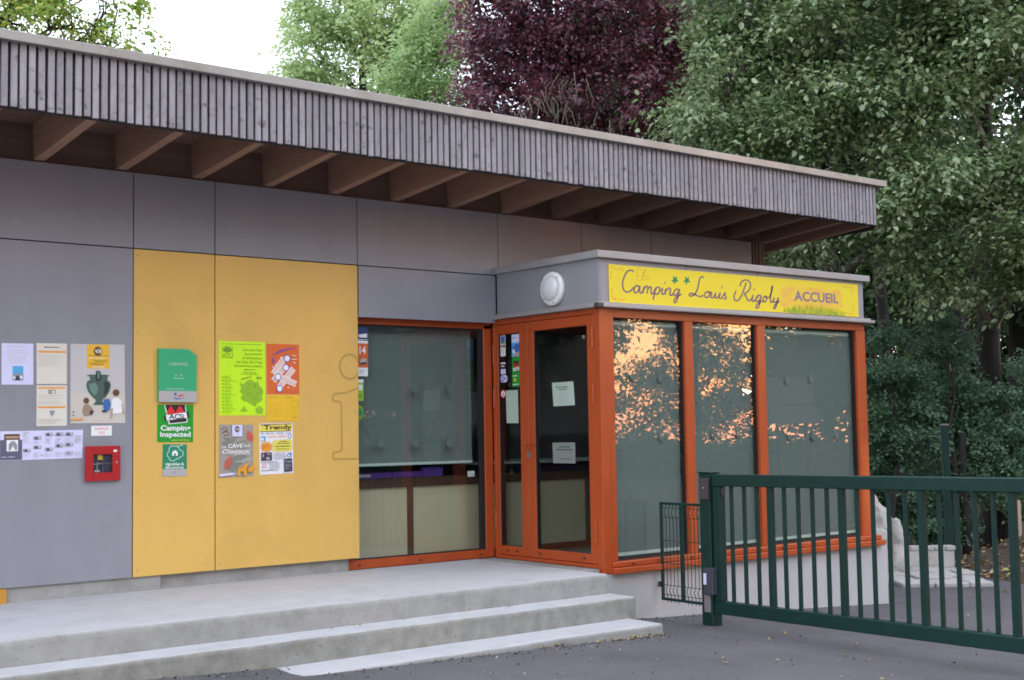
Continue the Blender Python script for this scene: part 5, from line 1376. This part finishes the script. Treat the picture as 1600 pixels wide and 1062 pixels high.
# purple tree, pale green trees, maple
tree('purple_tree', 'dark purple leaved tree rising behind the roof', (14.2, 7.2, wood_h(14.2, 7.2)),
     [((12.39, 7.07, 8.06), .62), ((12.99, 6.57, 8.26), 1.1), ((13.89, 5.87, 8.13), 1.2), ((12.73, 7.11, 7.33), .72), ((13.43, 6.33, 7.11), .95), ((14.33, 5.62, 7.09), .85), ((13.12, 6.37, 9.49), 1.4), ((14.26, 5.47, 9.47), 1.4), ((12.38, 7.39, 8.89), .55), ((14.75, 5.58, 8.11), .8), ((12.59, 7.63, 7.05), .45), ((13.83, 6.33, 6.32), .8), ((15.25, 5.51, 7.31), .9), ((15.38, 5.30, 8.58), 1.1), ((14.57, 6.64, 7.90), 1.2), ((13.63, 7.38, 7.81), 1.1), ((13.86, 6.68, 6.55), .7), ((13.18, 7.19, 6.77), .6), ((13.16, 7.59, 6.74), .6), ((13.71, 7.17, 6.68), .7), ((14.52, 6.16, 6.48), .8), ((14.94, 5.83, 6.53), .6)],
     1650, 44, .070, 'leaf_purple', 31, .17, 'bark', limbs=9, per=22, ln=(.25, .6), spread=.08)
rj = random.Random(9); mb = MB()
for q0 in ((12.42, 5.74, 6.84), (12.57, 5.62, 6.93), (12.84, 5.39, 7.07), (12.99, 5.27, 7.12), (12.77, 5.48, 6.73), (12.31, 5.85, 6.64), (13.13, 5.22, 6.43), (13.44, 4.98, 6.42)):
    for q in range(5):
        p = Vector(q0) + e1 * rj.uniform(-.15, .15) + Vector((0, 0, rj.uniform(-.15, .15)))
        d_ = Vector((rj.uniform(-.2, .2), rj.uniform(-.2, .2), -rj.uniform(.25, .5)))
        mb.tube([p, p + d_ * .4 + Vector((rj.uniform(-.06, .06), 0, .05)), p + d_ * .75, p + d_ + Vector((rj.uniform(-.1, .1), 0, 0))], [.007, .006, .004, .002], 'twig', 4, caps=False)
o = mb.build('bare_twigs', bpy.data.objects['purple_tree'], fixn=False); o['kind'] = 'stuff'
tree('linden_tree', 'tall pale green tree standing against the white sky behind the roof', (17.0, 18.2, wood_h(17, 18.2)),
     [((15.86, 18.13, 10.88), 1.1), ((16.57, 17.48, 11.89), 1.4), ((17.44, 16.81, 11.71), 1.4), ((16.98, 17.28, 10.46), 1.2), ((15.58, 18.26, 11.91), .85), ((15.43, 18.50, 10.50), .65), ((16.15, 17.67, 13.47), 1.6), ((17.64, 16.50, 13.44), 1.6), ((18.24, 16.58, 11.47), 1.0), ((17.79, 16.65, 10.29), .9)],
     1000, 40, .115, 'leaf_lime', 32, .24, 'bark', limbs=7, ln=(.4, .9))
tree('pale_tree', 'yellowish green bushy tree just left of the purple tree', (15.2, 12.6, wood_h(15.2, 12.6)),
     [((14.64, 11.56, 9.32), .72), ((14.47, 11.78, 8.43), .85), ((14.82, 11.50, 8.42), .7), ((14.33, 11.93, 7.99), .7), ((14.77, 11.39, 10.22), .6), ((14.03, 12.17, 7.87), .6), ((13.73, 12.42, 7.81), .5)],
     420, 40, .085, 'leaf_pale', 33, .13, 'bark', limbs=7, ln=(.3, .6))
tree('maple_tree', 'yellow green maple with loose twigs above the left end of the roof', (5.4, 11.4, .6),
     [((6.02, 10.18, 8.01), .72), ((6.59, 9.74, 7.95), .62), ((7.12, 9.34, 7.75), .42), ((5.62, 10.44, 8.69), .9), ((6.37, 9.84, 8.68), .8), ((6.99, 9.38, 8.47), .42), ((6.90, 9.66, 7.55), .45), ((7.43, 9.11, 7.55), .22), ((6.14, 10.27, 7.42), .5)],
     330, 42, .068, 'leaf_maple', 34, .14, 'bark', limbs=9, ln=(.25, .55), spread=.07)
t = bpy.data.objects['maple_tree']
rng = np.random.default_rng(35)
spr = [((7.49, 9.01, 8.15), .12), ((7.58, 8.92, 8.33), .12), ((7.86, 8.77, 7.57), .10), ((7.63, 8.94, 7.71), .09), ((7.57, 8.96, 7.98), .07), ((7.22, 9.22, 8.18), .10), ((7.47, 9.05, 7.84), .06), ((7.81, 8.80, 7.63), .05)]
P, A, N_, sz, c = foliage([(tuple(a), s) for a, s in spr], 26, 22, .066, rng, spread=.045, ln=(.15, .32))
o = link('loose_twigs', leaves_mesh('loose_twigs', P, A, N_, sz, 'leaf_maple'), t); o['kind'] = 'stuff'

# shrubs beyond the fence
sg_ = 'shrubs along the fence behind the gate'
for k, (bx, bl, ncl, sd) in enumerate((((15.1, 1.35), (((15.58, 1.60, 2.38), .55), ((15.34, 1.72, 1.66), .50), ((15.73, 1.42, 1.57), .62), ((15.63, 1.70, 0.76), .60), ((15.43, 1.98, 0.85), .45), ((15.54, 1.70, 2.93), .30), ((15.93, 1.50, 0.30), .40), ((16.21, 1.29, 0.21), .38)), 620, 51),
                                       ((15.75, .95), (((16.37, 1.32, 2.79), .48), ((16.40, 1.22, 2.10), .55), ((16.41, 1.16, 1.37), .6), ((16.11, 1.35, 1.92), .5), ((16.61, 0.97, 1.64), .5), ((16.36, 1.25, 0.74), .6), ((16.65, 0.88, 0.92), .5)), 620, 52),
                                       ((17.0, .35), (((17.47, 0.75, 2.28), .55), ((17.45, 0.58, 1.53), .6), ((17.29, 0.85, 1.35), .5), ((17.87, 0.22, 1.89), .7), ((17.53, 0.96, 0.79), .4), ((17.75, 0.39, 0.98), .6)), 480, 53))):
    tree('shrub', ('bushy dark green shrub right beside the end of the bay', 'bushy shrub behind the tall fence post', 'bushy shrub at the right edge above the black screen')[k], (bx[0], bx[1], -.1), bl, int(ncl * 1.25), 42, .054, 'leaf_shrub', sd, .05, 'bark', group=sg_, cat='shrub', limbs=8, ln=(.16, .36), spread=.045, droop=.2, shell=.35)
b = Vector((16.10, 0.91, 0))
t = thing('tree_trunk', 'short dark trunk just right of the tall fence post', 'tree', (b.x, b.y, -.1)); mb = MB()
mb.tube([(b.x, b.y, -.2), (b.x + .02, b.y, .5), (b.x - .02, b.y + .02, 1.0), (b.x, b.y, 1.6)], [.075, .062, .06, .05], 'bark', 8); mb.build('trunk', t, smooth=True, fixn=False)

# trees across the road, mirrored in the windows against the evening sky
proto = None
bg_ = 'trees across the road mirrored in the bay windows'
rg = np.random.default_rng(60)
ring = [(az, ds, rz, sc, 0) for az, ds, rz, sc in ((112, 40, 10, 1.1), (117, 36, 200, 1.05), (121, 39, 80, 1.0), (125.3, 35, 140, 1.0), (127.1, 46, 20, 1.08), (141.9, 34, 250, .85), (134.0, 48, 310, .76), (144.5, 38, 60, 1.1), (146.5, 34, 170, 1.0), (154.5, 40, 280, 1.1), (156, 37, 120, 1.1))]
ring += [(az, 30 + rg.uniform(-3, 3), rg.uniform(0, 360), 1.45 + rg.uniform(-.1, .25), 1) for az in (163, 172, 181, 190, 199, 208, 217)]
ring += [(az, 50 + rg.uniform(-3, 3), rg.uniform(0, 360), 2.1 + rg.uniform(-.1, .3), 1) for az in (100, 108, 116, 156, 164)]
for k, (az, ds, rz, sc, kind) in enumerate(ring):
    x = 9 + ds * math.sin(R(az)); y = -1.4 + ds * math.cos(R(az))
    if proto is None:
        rg = np.random.default_rng(60)
        bl = [((rg.uniform(-2.4, 2.4), rg.uniform(-2.4, 2.4), z), r_) for z, r_ in ((2.9, 1.2), (3.3, 1.5), (3.6, 1.6), (4.2, 1.9), (4.6, 1.7), (5.4, 2.2), (6.4, 2.2), (7.4, 2.2), (8.6, 2.0), (9.6, 1.7), (3.0, 1.5))]
        proto = tree('roadside_tree', 'tree across the road seen only as a mirrored silhouette in the windows', (0, 0, 0), bl, 690, 30, .20, 'leaf_far', 61, .24, group=bg_, limbs=4, spread=.2, ln=(.6, 1.3))
        o = proto
    else:
        o = copy_tree(proto)
    if kind:
        o['label'] = 'tall tree closing the forecourt behind the viewpoint'; o['group'] = 'trees round the forecourt behind the viewpoint'
    o.matrix_world = Matrix.Identity(4)
    o.location = (x, y, gz(x)); o.rotation_euler = (0, 0, R(rz)); o.scale = (sc, sc, sc)
rng = np.random.default_rng(77)
bl = []
for k in range(70):
    az = 100 + k * 1.1; ds = 44 + rng.uniform(-5, 5)
    x = 9 + ds * math.sin(R(az)); y = -1.4 + ds * math.cos(R(az))
    bl.append(((x, y, gz(x) + .5), (1.6, 1.6, 1.05 + rng.uniform(-.35, .75))))
for k in range(26):
    az = 143 + k * .7; ds = 40 + rng.uniform(-3, 3)
    x = 9 + ds * math.sin(R(az)); y = -1.4 + ds * math.cos(R(az))
    bl.append(((x, y, gz(x) + 1.2), (1.5, 1.5, 1.5)))
P, A, N_, sz, _ = foliage(bl, 3700, 16, .34, rng, spread=.2, ln=(.5, 1.0), shell=.3)
o = link('roadside_undergrowth', leaves_mesh('roadside_undergrowth', P, A, N_, sz, 'leaf_under')); tag(o, 'low green undergrowth across the road mirrored in the windows', 'undergrowth', kind='stuff')

# direction signs across the road, mirrored faintly in the last bay pane
DS0 = Vector((18.24, -8.38, -.14)); dt = Vector((.6365, .7713, 0)); dn = Vector((-.7713, .6365, 0))
DS = thing('direction_sign', 'pair of stacked direction plates across the road mirrored faintly in the last bay pane', 'sign', tuple(DS0))
def dplate(name, pts, t0, t1, m):
    mb = MB(); k = len(pts)
    v = [DS0 + dt * a + Vector((0, 0, z + .14)) + dn * t0 for a, z in pts] + [DS0 + dt * a + Vector((0, 0, z + .14)) + dn * t1 for a, z in pts]
    mb.add(v, [tuple(range(k)), tuple(range(2 * k - 1, k - 1, -1))] + [(i, (i + 1) % k, (i + 1) % k + k, i + k) for i in range(k)], m)
    return mb.build(name, DS)
dplate('plate', [(-.42, 2.12), (.40, 2.12), (.40, 2.60), (-.42, 2.60)], 0, .02, 'plate')
dplate('arrow_plate', [(-.44, 1.77), (.45, 1.77), (.56, 1.93), (.41, 2.085), (-.44, 2.085)], 0, .02, 'plate')
for a in (-.25, .25): dplate('post', [(a - .03, -.3), (a + .03, -.3), (a + .03, 2.6), (a - .03, 2.6)], -.08, -.002, 'blue_grey')

# ------------------------------------------------------------------ fallen leaves
M['leaf_fallen'] = leaf_mat('leaf_fallen', [(.30, .22, .08), (.22, .12, .05), (.36, .30, .12), (.28, .26, .20), (.12, .07, .04)], .1)
def fallen(name, pts, size, seed, label):
    rng = np.random.default_rng(seed); n = len(pts)
    P = np.array(pts) ; A = rng.normal(size=(n, 3)) * np.array([1, 1, .12]); N_ = np.array([0, 0, 1.0]) + rng.normal(size=(n, 3)) * .25
    o = link(name, leaves_mesh(name, P, A, N_, size * rng.uniform(.5, 1.3, n), 'leaf_fallen', .7, .3)); tag(o, label, 'leaves', kind='stuff')
rf = random.Random(21)
pts = []
for k in range(150):
    x = rf.uniform(1, 13.5); y = rf.uniform(-6.5, -1.5)
    if y > -2.42 and x < 7.2: continue
    if y > -1.45: continue
    pts.append((x, y, gz(x) + .012))
for k in range(50):
    x = 6.95 - abs(rf.gauss(0, .9)); pts.append((x, -2.37 - abs(rf.gauss(0, .03)), gz(x) + .010))
for k in range(10):
    x = rf.uniform(3, 7); pts.append((x, -1.99 - abs(rf.gauss(0, .02)) if x < 3.95 else -1.70 - abs(rf.gauss(0, .02)), (gz(x) if x < 3.95 else .434) + .008))
fallen('fallen_leaves', pts, .034, 22, 'scattered dry leaves lying on the asphalt and against the steps')
pts = []
while len(pts) < 2600:
    x = rf.uniform(12.6, 19); y = rf.uniform(-5, 2.4)
    if bank(x, y) > .012 or rf.random() < .06: pts.append((x, y, max(bank_h(x, y), gz(x)) + .015))
fallen('leaf_litter', pts, .075, 23, 'brown leaf litter covering the bank behind the gate')

# grit and small crumbs along the steps and over the forecourt
M['grit'] = leaf_mat('grit', [(.05, .048, .046), (.16, .15, .14), (.28, .26, .23)], 0.0)
pts = []
for k in range(520):
    x = rf.uniform(1.5, 9.5); y = -2.37 - abs(rf.gauss(0, .10)) if x < 6.97 else -1.42 - abs(rf.gauss(0, .12))
    if x < 4: y = -1.985 - abs(rf.gauss(0, .10))
    pts.append((x, y, gz(x) + .004))
for k in range(450):
    x = rf.uniform(1, 13); y = rf.uniform(-7, -2.4); pts.append((x, y, gz(x) + .004))
rng = np.random.default_rng(24); n = len(pts)
o = link('grit', leaves_mesh('grit', np.array(pts), rng.normal(size=(n, 3)) * np.array([1, 1, .3]), np.array([0, 0, 1.0]) + rng.normal(size=(n, 3)) * .5, .016 * rng.uniform(.4, 1.4, n), 'grit', .9, .4))
tag(o, 'fine grit scattered on the asphalt along the steps', kind='stuff')
